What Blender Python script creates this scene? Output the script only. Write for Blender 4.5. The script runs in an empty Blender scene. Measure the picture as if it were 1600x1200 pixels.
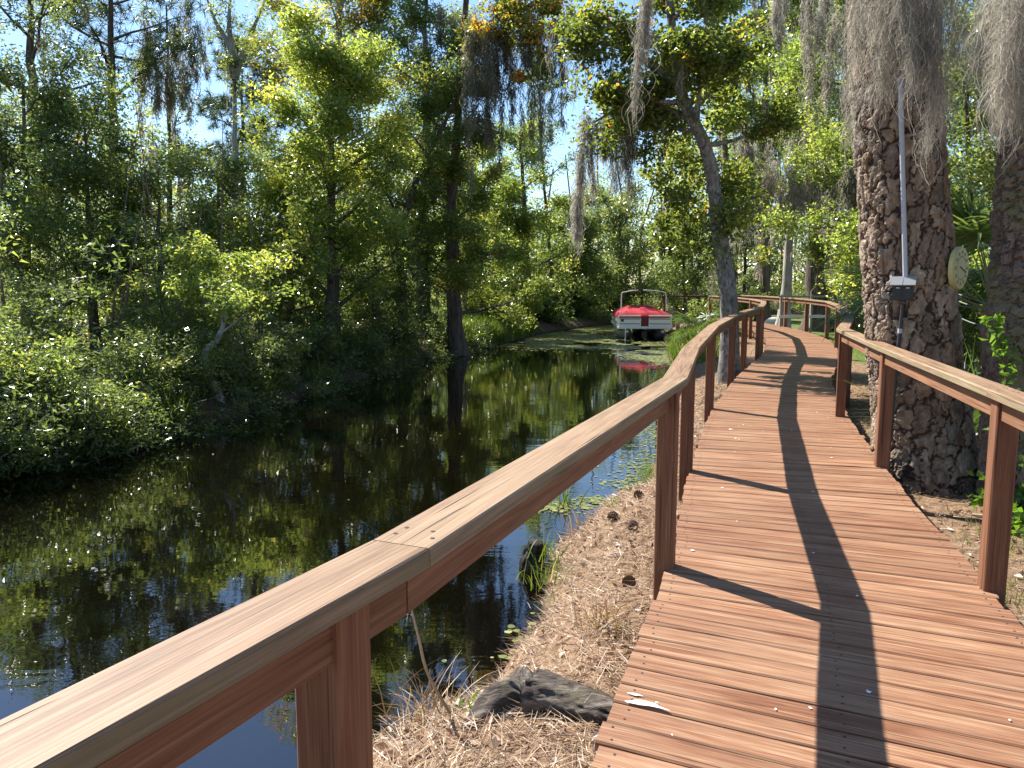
import bpy, math
import numpy as np
from mathutils import Vector, Matrix

# ------------------------------------------------------------------ camera, sky, sun, exposure
SC = bpy.context.scene
COL = SC.collection
CAM_H = 1.56                     # eye height above the deck (deck top is z = 0)
FPX = 1250.0                     # focal length in pixels of a 1600 px wide frame
PITCH = math.atan(159.0 / FPX)   # camera looks slightly down
cam_d = bpy.data.cameras.new('camera'); cam_d.sensor_width = 36.0; cam_d.lens = 36.0 * FPX / 1600.0
cam_d.clip_start = 0.05; cam_d.clip_end = 2000.0
cam = bpy.data.objects.new('camera', cam_d); COL.objects.link(cam)
cam.location = (0, 0, CAM_H); cam.rotation_euler = (math.pi / 2 - PITCH, 0, 0)
SC.camera = cam

SUN_AZ = math.radians(-42.0)     # sun stands ahead and to the left
SUN_EL = math.radians(43.5)
W = bpy.data.worlds.new('World'); SC.world = W; W.use_nodes = True
wn = W.node_tree.nodes; wl = W.node_tree.links; wn.clear()
sky_t = wn.new('ShaderNodeTexSky'); sky_t.sky_type = 'NISHITA'; sky_t.sun_disc = False
sky_t.sun_elevation = SUN_EL; sky_t.sun_rotation = SUN_AZ
sky_t.air_density = 1.0; sky_t.dust_density = 0.1; sky_t.ozone_density = 4.0
bg = wn.new('ShaderNodeBackground'); bg.inputs['Strength'].default_value = 0.082
wo = wn.new('ShaderNodeOutputWorld')
wl.new(sky_t.outputs[0], bg.inputs['Color']); wl.new(bg.outputs[0], wo.inputs['Surface'])
sun_d = bpy.data.lights.new('sun', 'SUN'); sun_d.energy = 5.0; sun_d.angle = math.radians(0.53); sun_d.color = (1.0, 0.95, 0.87)
sun = bpy.data.objects.new('sun', sun_d); COL.objects.link(sun)
sun_dir = Vector((math.sin(SUN_AZ) * math.cos(SUN_EL), math.cos(SUN_AZ) * math.cos(SUN_EL), math.sin(SUN_EL)))
sun.rotation_euler = sun_dir.to_track_quat('Z', 'Y').to_euler()
sun.location = (-20, 20, 40)
SC.view_settings.view_transform = 'Standard'
SC.view_settings.look = 'None'
SC.view_settings.exposure = 1.4
SC.view_settings.gamma = 1.0
SC.view_settings.use_curve_mapping = False
SC.cycles.max_bounces = 8
SC.cycles.transparent_max_bounces = 8

# ------------------------------------------------------------------ helpers
def at(px, py, d):
    """point of the place seen at photo position (px, py) standing d metres ahead"""
    u = (px - 800) / FPX; v = (600 - py) / FPX
    y = math.cos(PITCH) + v * math.sin(PITCH); z = -math.sin(PITCH) + v * math.cos(PITCH)
    t = d / y
    return np.array([u * t, d, CAM_H + z * t])

def link(o, parent=None):
    COL.objects.link(o)
    if parent is not None: o.parent = parent
    return o

def tag(o, label=None, cat=None, group=None, kind=None):
    if label: o['label'] = label
    if cat: o['category'] = cat
    if group: o['group'] = group
    if kind: o['kind'] = kind
    return o

def empty(name, loc=(0, 0, 0), rz=0.0, parent=None):
    o = bpy.data.objects.new(name, None); o.empty_display_size = 0.1
    o.location = loc; o.rotation_euler = (0, 0, rz)
    return link(o, parent)

def mesh_np(name, V, F, smooth=False, attrs=None):
    """V (n,3) and F (m,k) arrays, or a list of such F arrays, to a mesh"""
    me = bpy.data.meshes.new(name)
    V = np.asarray(V, np.float32)
    Fs = F if isinstance(F, list) and np.ndim(F[0]) == 2 else [F]
    Fs = [np.asarray(f, np.int32) for f in Fs if len(f)]
    me.vertices.add(len(V)); me.vertices.foreach_set('co', V.ravel())
    flat = np.concatenate([f.ravel() for f in Fs]); tot = np.concatenate([np.full(len(f), f.shape[1], np.int32) for f in Fs])
    start = np.concatenate([[0], np.cumsum(tot)[:-1]]).astype(np.int32)
    me.loops.add(len(flat)); me.loops.foreach_set('vertex_index', flat)
    me.polygons.add(len(tot)); me.polygons.foreach_set('loop_start', start)
    me.polygons.foreach_set('use_smooth', np.full(len(tot), bool(smooth)))
    for k, a in (attrs or {}).items():
        at_ = me.attributes.new(k, 'FLOAT', 'POINT'); at_.data.foreach_set('value', np.asarray(a, np.float32))
    me.update(calc_edges=True); me.validate()
    return me

def obj(name, me, mat=None, parent=None, loc=None, rot=None):
    o = bpy.data.objects.new(name, me)
    if mat is not None and not me.materials: me.materials.append(mat)
    if loc is not None: o.location = loc
    if rot is not None: o.rotation_euler = rot
    return link(o, parent)

class MB:
    """collects shapes into one mesh"""
    def __init__(s): s.v = []; s.q = []; s.t = []; s.n = 0
    def add(s, V, F):
        V = np.asarray(V, float); F = np.asarray(F, int)
        (s.q if F.shape[1] == 4 else s.t).append(F + s.n); s.v.append(V); s.n += len(V); return s
    def box(s, c, size, M=None, ch=0.0):
        hx, hy, hz = np.array(size) / 2.0
        if ch <= 0:
            V = np.array([[x, y, z] for x in (-hx, hx) for y in (-hy, hy) for z in (-hz, hz)])
            F = [[0, 1, 3, 2], [4, 6, 7, 5], [0, 4, 5, 1], [2, 3, 7, 6], [0, 2, 6, 4], [1, 5, 7, 3]]
        else:
            pts = []
            for x in (-hx, hx):
                for (y, z) in [(-hy + ch, -hz), (hy - ch, -hz), (hy, -hz + ch), (hy, hz - ch), (hy - ch, hz), (-hy + ch, hz), (-hy, hz - ch), (-hy, -hz + ch)]:
                    pts.append([x, y, z])
            V = np.array(pts); F = []
            for i in range(8):
                j = (i + 1) % 8; F.append([i, j, 8 + j, 8 + i])
            for o_, sg in ((0, -1), (8, 1)):
                for q in ([0, 1, 2, 7], [7, 2, 3, 6], [6, 3, 4, 5]):
                    q = [o_ + k for k in q]; F.append(q[::-1] if sg < 0 else q)
        if M is not None: V = V @ np.array(M).T
        return s.add(V + np.array(c), F)
    def tube(s, pts, rad, n=8, cap=True):
        V, F = tube_np(np.asarray(pts, float), np.broadcast_to(np.asarray(rad, float), (len(pts),)), n)
        s.add(V, F)
        if cap:
            for k, p in ((0, pts[0]), (len(pts) - 1, pts[-1])):
                ring = V[k * n:(k + 1) * n]; c = len(ring)
                s.add(np.vstack([ring, [p]]), [[i, (i + 1) % n, n] for i in range(n)])
        return s
    def mesh(s, name, smooth=False):
        return mesh_np(name, np.vstack(s.v), [np.vstack(x) for x in (s.q, s.t) if x], smooth)
    def build(s, name, mat, parent=None, smooth=False, loc=None, rot=None):
        return obj(name, s.mesh(name, smooth), mat, parent, loc, rot)

def tube_np(P, R, n=8, rough=0.0, rng=None):
    k = len(P); T = np.gradient(P, axis=0); T /= np.linalg.norm(T, axis=1, keepdims=True) + 1e-9
    a = np.array([1.0, 0, 0]) if abs(T[0][0]) < 0.8 else np.array([0, 1.0, 0])
    A = a - T * (T @ a)[:, None]; A /= np.linalg.norm(A, axis=1, keepdims=True) + 1e-9
    B = np.cross(T, A)
    th = np.linspace(0, 2 * np.pi, n, endpoint=False)
    rr = R[:, None] * np.ones((1, n))
    if rough and rng is not None: rr = rr * (1 + rng.normal(0, rough, (k, n)))
    V = P[:, None, :] + rr[..., None] * (np.cos(th)[None, :, None] * A[:, None, :] + np.sin(th)[None, :, None] * B[:, None, :])
    i = np.arange(k - 1)[:, None]; j = np.arange(n)[None, :]; j2 = (j + 1) % n
    F = np.stack([i * n + j, i * n + j2, (i + 1) * n + j2, (i + 1) * n + j], -1).reshape(-1, 4)
    return V.reshape(-1, 3), F

def smooth_path(pts, k):
    pts = np.asarray(pts, float)
    if len(pts) == 2: return pts[0] + np.linspace(0, 1, k)[:, None] * (pts[1] - pts[0])
    P = np.vstack([2 * pts[0] - pts[1], pts, 2 * pts[-1] - pts[-2]])
    out = []
    for t in np.linspace(0, len(pts) - 1 - 1e-6, k):
        i = int(t); f = t - i; a, b, c, d = P[i:i + 4]
        out.append(0.5 * ((2 * b) + (c - a) * f + (2 * a - 5 * b + 4 * c - d) * f * f + (3 * b - a - 3 * c + d) * f ** 3))
    return np.array(out)

def unit(v): return v / (np.linalg.norm(v, axis=-1, keepdims=True) + 1e-9)

def leaf_arrays(rng, pos, size, aspect=0.5, tint=None, up=0.6, axis=None, droop=0.15, tri=False):
    """one folded diamond per leaf, or one triangle where leaves are too far to show it"""
    N = len(pos)
    if axis is None:
        axis = rng.normal(0, 1, (N, 3)); axis[:, 2] = axis[:, 2] * 0.6 - droop
    axis = unit(axis)
    nr = rng.normal(0, 1, (N, 3)); nr[:, 2] += up * 1.6
    b = unit(np.cross(nr, axis)); n = np.cross(axis, b)
    L = size[:, None]; Wd = L * aspect * 0.5
    if tri:
        a0 = pos + b * Wd * 1.1; a1 = pos - b * Wd * 1.1; V = np.stack([a0, a1, pos + axis * L], 1).reshape(-1, 3)
        return V, np.arange(3 * N).reshape(N, 3), np.repeat(tint if tint is not None else rng.random(N), 3)
    p0 = pos; p1 = pos + axis * L * 0.48 + b * Wd + n * Wd * 0.35; p3 = pos + axis * L * 0.48 - b * Wd + n * Wd * 0.35; p2 = pos + axis * L
    V = np.stack([p0, p1, p2, p3], 1).reshape(-1, 3)
    F = np.arange(4 * N).reshape(N, 4)
    t = np.repeat(tint if tint is not None else rng.random(N), 4)
    return V, F, t

def strip_arrays(rng, P, w):
    """P (N,K,3) centre lines, w (N,K) widths -> ribbon quads"""
    N, K, _ = P.shape
    s = rng.normal(0, 1, (N, 1, 3)); s[..., 2] *= 0.2; s = unit(s)
    A = P + s * w[..., None] * 0.5; B = P - s * w[..., None] * 0.5
    V = np.stack([A, B], 2).reshape(-1, 3)
    i = np.arange(N)[:, None] * K * 2 + np.arange(K - 1)[None, :] * 2
    F = np.stack([i, i + 1, i + 3, i + 2], -1).reshape(-1, 4)
    return V, F

# ------------------------------------------------------------------ materials
class NT:
    def __init__(s, name):
        s.m = bpy.data.materials.new(name); s.m.use_nodes = True; s.t = s.m.node_tree; s.t.nodes.clear()
        s.out = s.n('OutputMaterial')
    def n(s, typ, ins=None, **kw):
        x = s.t.nodes.new('ShaderNode' + typ)
        for k, v in kw.items(): setattr(x, k, v)
        for k, v in (ins or {}).items():
            if isinstance(v, bpy.types.NodeSocket): s.t.links.new(v, x.inputs[k])
            else: x.inputs[k].default_value = v
        return x
    def ramp(s, fac, stops, interp='LINEAR'):
        r = s.n('ValToRGB', {'Fac': fac}); e = r.color_ramp.elements; r.color_ramp.interpolation = interp
        while len(e) < len(stops): e.new(0.5)
        for x, (p, c) in zip(e, stops):
            x.position = p; x.color = (*c, 1.0) if len(c) == 3 else c
        return r.outputs[0]
    def noise(s, vec, scale, detail=4, rough=0.55, dist=0.0):
        return s.n('TexNoise', {'Vector': vec, 'Scale': scale, 'Detail': detail, 'Roughness': rough, 'Distortion': dist}).outputs[0]
    def mapping(s, vec, sc=(1, 1, 1), loc=(0, 0, 0)):
        return s.n('Mapping', {'Vector': vec, 'Scale': sc, 'Location': loc}).outputs[0]
    def mix(s, fac, a, b, mode='MIX'):
        x = s.n('Mix', data_type='RGBA', blend_type=mode)
        for k, v in ((0, fac), (6, a), (7, b)):
            if isinstance(v, bpy.types.NodeSocket): s.t.links.new(v, x.inputs[k])
            else: x.inputs[k].default_value = v if k == 0 else ((*v, 1.0) if len(v) == 3 else v)
        return x.outputs[2]
    def math(s, op, a, b=0.0, clamp=False):
        x = s.n('Math', operation=op, use_clamp=clamp)
        for k, v in ((0, a), (1, b)):
            if isinstance(v, bpy.types.NodeSocket): s.t.links.new(v, x.inputs[k])
            else: x.inputs[k].default_value = v
        return x.outputs[0]
    def bump(s, h, strength=0.4, dist=0.01):
        return s.n('Bump', {'Height': h, 'Strength': strength, 'Distance': dist}).outputs[0]
    def done(s, col, rough=0.6, spec=0.5, normal=None, metal=0.0, **kw):
        ins = {'Base Color': col if isinstance(col, bpy.types.NodeSocket) else (*col, 1.0), 'Roughness': rough, 'Specular IOR Level': spec, 'Metallic': metal}
        if normal is not None: ins['Normal'] = normal
        ins.update(kw)
        b = s.n('BsdfPrincipled', ins); s.t.links.new(b.outputs[0], s.out.inputs['Surface']); s.b = b
        return s.m

def m_plain(name, col, rough=0.5, spec=0.5, metal=0.0, var=0.15, scale=6.0):
    k = NT(name); tc = k.n('TexCoord').outputs['Object']
    nz = k.noise(tc, scale, 6, 0.65)
    c = k.mix(nz, tuple(x * (1 - var) for x in col), tuple(min(1, x * (1 + var)) for x in col))
    return k.done(c, rough, spec, k.bump(nz, 0.15, 0.01), metal)

def m_wood(name, dark, mid, pale, wear=0.5, rough=0.62, olive=0.0, bumpk=0.5):
    k = NT(name); tc = k.n('TexCoord').outputs['Object']; oi = k.n('ObjectInfo')
    off = k.n('CombineXYZ', {'X': k.math('MULTIPLY', oi.outputs['Random'], 37.0), 'Y': k.math('MULTIPLY', oi.outputs['Random'], 91.0), 'Z': k.math('MULTIPLY', oi.outputs['Random'], 53.0)}).outputs[0]
    v = k.n('VectorMath', {0: tc, 1: off}, operation='ADD').outputs[0]
    grain = k.noise(k.mapping(v, (1.6, 38, 38)), 1.0, 6, 0.6, 0.6)
    fine = k.noise(k.mapping(v, (4, 190, 190)), 1.0, 3, 0.6)
    blot = k.noise(k.mapping(v, (1.3, 5, 5)), 1.0, 4, 0.6)
    g = k.math('ADD', k.math('MULTIPLY', grain, 0.52), k.math('MULTIPLY', fine, 0.48))
    c = k.ramp(g, [(0.37, dark), (0.5, mid), (0.63, pale)])
    wfac = k.math('MULTIPLY', k.ramp(blot, [(0.42, (0, 0, 0)), (0.68, (1, 1, 1))]), wear)
    c = k.mix(wfac, c, pale)
    tone = k.ramp(oi.outputs['Random'], [(0, (0.84, 0.81, 0.80)), (0.35, (0.96, 0.94, 0.94)), (0.65, (1.02, 1.01, 1.0)), (0.85, (1.05, 1.08, 1.10)), (1.0, (1.14, 1.12, 1.08))])
    c = k.mix(1.0, c, tone, 'MULTIPLY')
    crack = k.ramp(k.noise(k.mapping(v, (1.1, 60, 60), (3, 1, 2)), 1.0, 2, 0.5, 0.3), [(0.30, (1, 1, 1)), (0.345, (0, 0, 0))])
    c = k.mix(k.math('MULTIPLY', crack, 0.75), c, tuple(x * 0.25 for x in dark))
    if olive:
        al = k.ramp(k.noise(k.mapping(v, (1.5, 9, 9), (5, 5, 5)), 1.0, 5, 0.65), [(0.40, (0, 0, 0)), (0.6, (1, 1, 1))])
        c = k.mix(k.math('MULTIPLY', al, olive), c, (0.17, 0.15, 0.075))  # olive-green blotches laid over the grain by noise
    h = k.math('SUBTRACT', g, k.math('MULTIPLY', crack, 1.2))
    return k.done(c, rough, 0.35, k.bump(h, bumpk, 0.004))

def m_leaf(name, stops, trans=0.42, rough=0.36, spec=0.5, tmul=(1.5, 1.55, 0.5)):
    k = NT(name); a = k.n('Attribute', attribute_name='tint').outputs['Fac']
    c = k.ramp(a, stops)
    p = k.n('BsdfPrincipled', {'Base Color': c, 'Roughness': rough, 'Specular IOR Level': spec})
    tcol = k.mix(1.0, c, tmul, 'MULTIPLY')
    t = k.n('BsdfTranslucent', {'Color': tcol})
    mx = k.n('MixShader', {'Fac': trans}); k.t.links.new(p.outputs[0], mx.inputs[1]); k.t.links.new(t.outputs[0], mx.inputs[2])
    k.t.links.new(mx.outputs[0], k.out.inputs['Surface'])
    return k.m

def m_bark(name, dark, pale, sc=(9, 9, 1.6), lichen=None, bumpk=0.8):
    k = NT(name); tc = k.n('TexCoord').outputs['Object']
    n1 = k.noise(k.mapping(tc, sc), 1.0, 7, 0.65, 0.8); n2 = k.noise(tc, 2.3, 4, 0.6)
    c = k.ramp(n1, [(0.32, dark), (0.62, pale)])
    if lichen: c = k.mix(k.ramp(n2, [(0.45, (0, 0, 0)), (0.6, (1, 1, 1))]), c, lichen)
    return k.done(c, 0.9, 0.2, k.bump(n1, bumpk, 0.03))

M = {}
M['deck'] = m_wood('deck_wood', (0.114, 0.043, 0.021), (0.226, 0.100, 0.049), (0.37, 0.235, 0.142), 0.42, 0.58)
M['post'] = m_wood('post_wood', (0.108, 0.040, 0.019), (0.172, 0.069, 0.033), (0.235, 0.115, 0.060), 0.2, 0.7)
M['fascia'] = m_wood('fascia_wood', (0.110, 0.041, 0.020), (0.180, 0.075, 0.036), (0.255, 0.130, 0.070), 0.25, 0.7, 0.15)
M['cap'] = m_wood('cap_wood', (0.125, 0.062, 0.031), (0.232, 0.132, 0.071), (0.325, 0.222, 0.136), 0.5, 0.62, 0.12, 0.6)
M['cap_edge'] = m_wood('cap_edge_wood', (0.11, 0.074, 0.042), (0.195, 0.132, 0.078), (0.285, 0.205, 0.132), 0.4, 0.75, 0.6)  # greener, more blotched tone for the cap sides and underside
M['nail'] = m_plain('nail_head', (0.035, 0.025, 0.02), 0.6, 0.3)
M['dropping'] = m_plain('chalky_white', (0.78, 0.77, 0.74), 0.8, 0.2, var=0.06, scale=30)
M['joist'] = m_plain('joist_wood', (0.14, 0.075, 0.05), 0.85, 0.2)

# leaves
M['leaf_bay'] = m_leaf('leaf_dark_evergreen', [(0.0, (0.040, 0.060, 0.021)), (0.5, (0.068, 0.108, 0.032)), (0.85, (0.108, 0.158, 0.040)), (1.0, (0.19, 0.23, 0.06))], 0.50, 0.27, 0.9, (3.6, 2.95, 2.2))
M['leaf_bright'] = m_leaf('leaf_bright_green', [(0.0, (0.052, 0.086, 0.021)), (0.5, (0.101, 0.153, 0.034)), (0.85, (0.156, 0.208, 0.044)), (1.0, (0.247, 0.260, 0.058))], 0.6, 0.28, 0.9, (3.7, 3.1, 2.2))
M['leaf_mid'] = m_leaf('leaf_mid_green', [(0.0, (0.041, 0.068, 0.020)), (0.5, (0.074, 0.119, 0.030)), (0.85, (0.128, 0.176, 0.041)), (1.0, (0.216, 0.243, 0.054))], 0.55, 0.3, 0.8, (3.6, 3.0, 2.2))
M['leaf_maple'] = m_leaf('leaf_turning_maple', [(0.0, (0.036, 0.065, 0.018)), (0.55, (0.092, 0.130, 0.028)), (0.80, (0.170, 0.180, 0.034)), (0.92, (0.33, 0.21, 0.032)), (1.0, (0.42, 0.15, 0.035))], 0.58, 0.34, 0.7, (3.1, 2.65, 1.6))
M['leaf_far'] = m_leaf('leaf_far_green', [(0.0, (0.044, 0.073, 0.026)), (0.5, (0.086, 0.124, 0.036)), (0.9, (0.143, 0.182, 0.049)), (1.0, (0.260, 0.195, 0.058))], 0.56, 0.4, 0.5, (3.5, 2.95, 2.1))
M['leaf_ivy'] = m_leaf('leaf_broad_vine', [(0.0, (0.06, 0.11, 0.02)), (0.6, (0.11, 0.19, 0.03)), (1.0, (0.19, 0.28, 0.05))], 0.5, 0.35, 0.5, (1.3, 1.5, 0.5))
M['needle'] = m_leaf('pine_needle', [(0.0, (0.030, 0.050, 0.020)), (0.6, (0.055, 0.085, 0.030)), (1.0, (0.10, 0.12, 0.045))], 0.3, 0.4, 0.4, (1.2, 1.3, 0.6))
M['palm'] = m_leaf('palm_frond', [(0.0, (0.058, 0.098, 0.033)), (0.6, (0.111, 0.169, 0.052)), (1.0, (0.260, 0.286, 0.111))], 0.35, 0.33, 0.6, (1.3, 1.4, 0.6))
M['grass'] = m_leaf('grass_blade', [(0.0, (0.06, 0.10, 0.022)), (0.6, (0.12, 0.18, 0.035)), (0.9, (0.22, 0.24, 0.06)), (1.0, (0.36, 0.29, 0.13))], 0.45, 0.4, 0.4, (1.3, 1.35, 0.5))
M['dry_grass'] = m_leaf('dry_grass_blade', [(0.0, (0.20, 0.12, 0.06)), (0.6, (0.36, 0.25, 0.13)), (1.0, (0.52, 0.42, 0.26))], 0.25, 0.55, 0.3, (1.1, 1.0, 0.8))
M['straw'] = m_leaf('pine_straw', [(0.0, (0.11, 0.06, 0.033)), (0.5, (0.31, 0.20, 0.118)), (0.85, (0.47, 0.345, 0.23)), (1.0, (0.62, 0.53, 0.41))], 0.12, 0.5, 0.35, (1, 0.9, 0.8))
M['litter'] = m_leaf('dead_leaf', [(0.0, (0.10, 0.045, 0.028)), (0.5, (0.30, 0.18, 0.105)), (0.8, (0.50, 0.38, 0.28)), (1.0, (0.72, 0.62, 0.54))], 0.15, 0.5, 0.4, (1, 0.9, 0.8))
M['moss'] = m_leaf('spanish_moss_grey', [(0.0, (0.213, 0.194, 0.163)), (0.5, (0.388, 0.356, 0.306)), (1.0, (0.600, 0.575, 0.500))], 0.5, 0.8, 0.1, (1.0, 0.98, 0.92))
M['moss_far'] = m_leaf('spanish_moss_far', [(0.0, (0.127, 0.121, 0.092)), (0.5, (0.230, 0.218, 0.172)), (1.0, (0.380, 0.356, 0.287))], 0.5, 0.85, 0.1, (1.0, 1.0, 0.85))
M['duckweed'] = m_leaf('duckweed_leaf', [(0.0, (0.10, 0.12, 0.03)), (0.6, (0.20, 0.22, 0.065)), (1.0, (0.34, 0.34, 0.14))], 0.15, 0.4, 0.5, (1.2, 1.2, 0.5))
# barks
M['bark_dark'] = m_bark('bark_dark', (0.035, 0.028, 0.022), (0.13, 0.105, 0.085))
M['bark_grey'] = m_bark('bark_grey', (0.13, 0.115, 0.10), (0.36, 0.33, 0.30), (7, 7, 1.2), (0.30, 0.31, 0.27), 0.5)
M['bark_brown'] = m_bark('bark_brown', (0.07, 0.048, 0.036), (0.23, 0.165, 0.125), (8, 8, 1.3))
def m_mottled():
    k = NT('bark_mottled'); tc = k.n('TexCoord').outputs['Object']
    n1 = k.noise(k.mapping(tc, (16, 16, 7)), 1.0, 7, 0.7, 0.6); n2 = k.noise(k.mapping(tc, (7, 7, 4)), 1.0, 5, 0.65, 1.2); n3 = k.noise(k.mapping(tc, (11, 11, 6), (4, 2, 7)), 1.0, 4, 0.6, 0.8)
    c = k.ramp(n1, [(0.3, (0.11, 0.098, 0.085)), (0.55, (0.24, 0.22, 0.195)), (0.75, (0.36, 0.335, 0.305))])
    c = k.mix(k.ramp(n2, [(0.52, (0, 0, 0)), (0.60, (0.85, 0.85, 0.85))]), c, (0.075, 0.066, 0.055))
    c = k.mix(k.ramp(n3, [(0.56, (0, 0, 0)), (0.64, (0.7, 0.7, 0.7))]), c, (0.42, 0.40, 0.36))
    return k.done(c, 0.9, 0.2, k.bump(k.math('ADD', n1, k.math('MULTIPLY', n2, -0.6)), 0.9, 0.03))
M['bark_mottled'] = m_mottled()
M['bark_mossy'] = m_bark('bark_mossy', (0.055, 0.038, 0.031), (0.24, 0.178, 0.148), (14, 14, 5), (0.16, 0.145, 0.085), 1.0)

def m_pine_bark():
    k = NT('pine_bark'); tc = k.n('TexCoord').outputs['Object']
    dep = k.n('Attribute', attribute_name='plate').outputs['Fac']; cid = k.n('Attribute', attribute_name='cell').outputs['Fac']
    n1 = k.noise(k.mapping(tc, (14, 14, 9)), 1.0, 7, 0.7, 0.5); n2 = k.noise(tc, 3.0, 5, 0.6)
    c = k.ramp(n1, [(0.3, (0.105, 0.078, 0.053)), (0.5, (0.23, 0.180, 0.132)), (0.7, (0.40, 0.34, 0.272))])
    c = k.mix(1.0, c, k.ramp(cid, [(0.0, (0.66, 0.62, 0.60)), (0.35, (1.0, 0.95, 0.91)), (0.6, (1.25, 1.22, 1.2)), (0.8, (1.0, 0.84, 0.74)), (1.0, (1.5, 1.48, 1.46))]), 'MULTIPLY')
    c = k.mix(k.ramp(n2, [(0.55, (0, 0, 0)), (0.7, (0.6, 0.6, 0.6))]), c, (0.25, 0.26, 0.22))
    c = k.mix(k.ramp(dep, [(0.10, (1, 1, 1)), (0.5, (0, 0, 0))]), c, (0.045, 0.027, 0.020))   # dark brown where the plate value is low, in the furrows
    return k.done(c, 0.88, 0.25, k.bump(n1, 0.7, 0.012))
M['bark_pine'] = m_pine_bark()

def m_ground():
    k = NT('ground_soil'); g = k.n('NewGeometry').outputs['Position']
    n1 = k.noise(g, 0.35, 5, 0.6); n2 = k.noise(g, 14.0, 6, 0.7); n3 = k.noise(k.mapping(g, (60, 60, 60)), 1.0, 3, 0.7)
    straw = k.ramp(n2, [(0.3, (0.10, 0.06, 0.036)), (0.55, (0.24, 0.155, 0.095)), (0.75, (0.36, 0.26, 0.175))])
    soil = k.ramp(n2, [(0.3, (0.035, 0.028, 0.020)), (0.7, (0.10, 0.078, 0.052))])
    lawn = k.ramp(n3, [(0.3, (0.06, 0.09, 0.022)), (0.7, (0.14, 0.18, 0.045))])
    a = k.n('Attribute', attribute_name='straw').outputs['Fac']; b = k.n('Attribute', attribute_name='lawn').outputs['Fac']
    c = k.mix(a, soil, straw); c = k.mix(b, c, lawn)
    zz = k.math('ADD', k.n('SeparateXYZ', {'Vector': g}).outputs[2], k.math('MULTIPLY', n2, 0.10)); c = k.mix(k.ramp(k.math('ADD', zz, 0.9), [(0.16, (1, 1, 1)), (0.26, (0, 0, 0))]), c, (0.030, 0.022, 0.015))
    return k.done(c, 0.95, 0.15, k.bump(n2, 0.8, 0.03))
M['ground'] = m_ground()

def m_water():
    k = NT('canal_water'); g = k.n('NewGeometry').outputs['Position']
    r1 = k.noise(k.mapping(g, (1.0, 1.9, 1.0)), 1.7, 3, 0.5, 0.4)
    r2 = k.noise(k.mapping(g, (1.0, 2.4, 1.0)), 9.0, 2, 0.5)
    calm = k.ramp(k.noise(g, 0.22, 2, 0.5), [(0.35, (0.35, 0.35, 0.35)), (0.65, (1, 1, 1))])
    h = k.math('MULTIPLY', k.math('ADD', r1, k.math('MULTIPLY', r2, 0.12)), calm)
    return k.done((0.0022, 0.0016, 0.0009), 0.015, 0.5, k.bump(h, 0.026, 0.12), IOR=1.9)
M['water'] = m_water()

# ------------------------------------------------------------------ ground and water
WATER_Z = -0.80
CANAL_L = np.array([(-17, -30), (-11.5, -8), (-8.6, 3), (-6.6, 9.0), (-5.4, 11.0), (-4.8, 13.2), (-4.0, 17.5), (-2.6, 23.8), (-0.9, 28.5), (1.4, 37), (4.5, 43.5), (9.5, 49), (18, 55), (40, 66)], float)
CANAL_R = np.array([(-8, -30), (-3.6, -8), (-1.35, 1.0), (-0.72, 3.5), (-0.28, 4.0), (0.17, 5.0), (0.27, 6.5), (0.75, 7.6), (1.36, 8.3), (1.96, 10.4), (3.1, 14.8), (4.5, 22), (5.3, 27.2), (6.9, 31.0), (7.3, 38), (10.5, 43.5), (19, 49), (41, 60)], float)
CANAL = np.vstack([CANAL_L, CANAL_R[::-1]])

def canal_sd(x, y):
    """signed distance to the water's edge, negative over the water; also which bank (-1 left, +1 right)"""
    p = np.stack([x, y], -1); best = np.full(x.shape, 1e9); inside = np.zeros(x.shape, bool)
    n = len(CANAL)
    for i in range(n):
        a = CANAL[i]; b = CANAL[(i + 1) % n]; ab = b - a
        t = np.clip(((p - a) @ ab) / (ab @ ab), 0, 1); d = np.linalg.norm(p - a - t[..., None] * ab, axis=-1)
        best = np.minimum(best, d)
        cr = ((a[1] > y) != (b[1] > y)) & (x < (b[0] - a[0]) * (y - a[1]) / (b[1] - a[1] + 1e-12) + a[0])
        inside ^= cr
    return np.where(inside, -best, best)

def right_edge_x(y): return np.interp(y, CANAL_R[:, 1], CANAL_R[:, 0])
def left_edge_x(y): return np.interp(y, CANAL_L[:, 1], CANAL_L[:, 0])

def vnoise(x, y, f, seed):
    """smooth value noise"""
    r = np.random.default_rng(seed).random((64, 64)); X = x * f; Y = y * f
    i = np.floor(X).astype(int); j = np.floor(Y).astype(int); u = X - i; v = Y - j
    u = u * u * (3 - 2 * u); v = v * v * (3 - 2 * v); g = lambda a, b: r[a % 64, b % 64]
    return (g(i, j) * (1 - u) + g(i + 1, j) * u) * (1 - v) + (g(i, j + 1) * (1 - u) + g(i + 1, j + 1) * u) * v

def ground_z(x, y):
    x = np.asarray(x, float); y = np.asarray(y, float)
    sd = canal_sd(x, y) + (vnoise(x, y, 1.7, 3) - 0.5) * 0.22
    right = x > (left_edge_x(y) + right_edge_x(y)) / 2
    top = np.where(right, -0.30, -0.34)
    run = np.where(right, 0.75, 0.9)
    s = np.clip(sd / run, 0, 1); s = np.where(right, s ** 0.55, s ** 0.6)
    z = np.where(sd > 0, WATER_Z + 0.02 + (top - WATER_Z) * s, WATER_Z - 0.03 - np.clip(-sd, 0, 2.2) * 0.45)
    z = z + np.where(sd > 0.1, (vnoise(x, y, 0.6, 5) - 0.5) * 0.12 + (vnoise(x, y, 3.1, 6) - 0.5) * 0.05, 0)
    return np.where(right & (sd > 0.3), np.minimum(z, -0.235), z)

def gz(x, y): return float(ground_z(np.array([x], float), np.array([y], float))[0])

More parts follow.
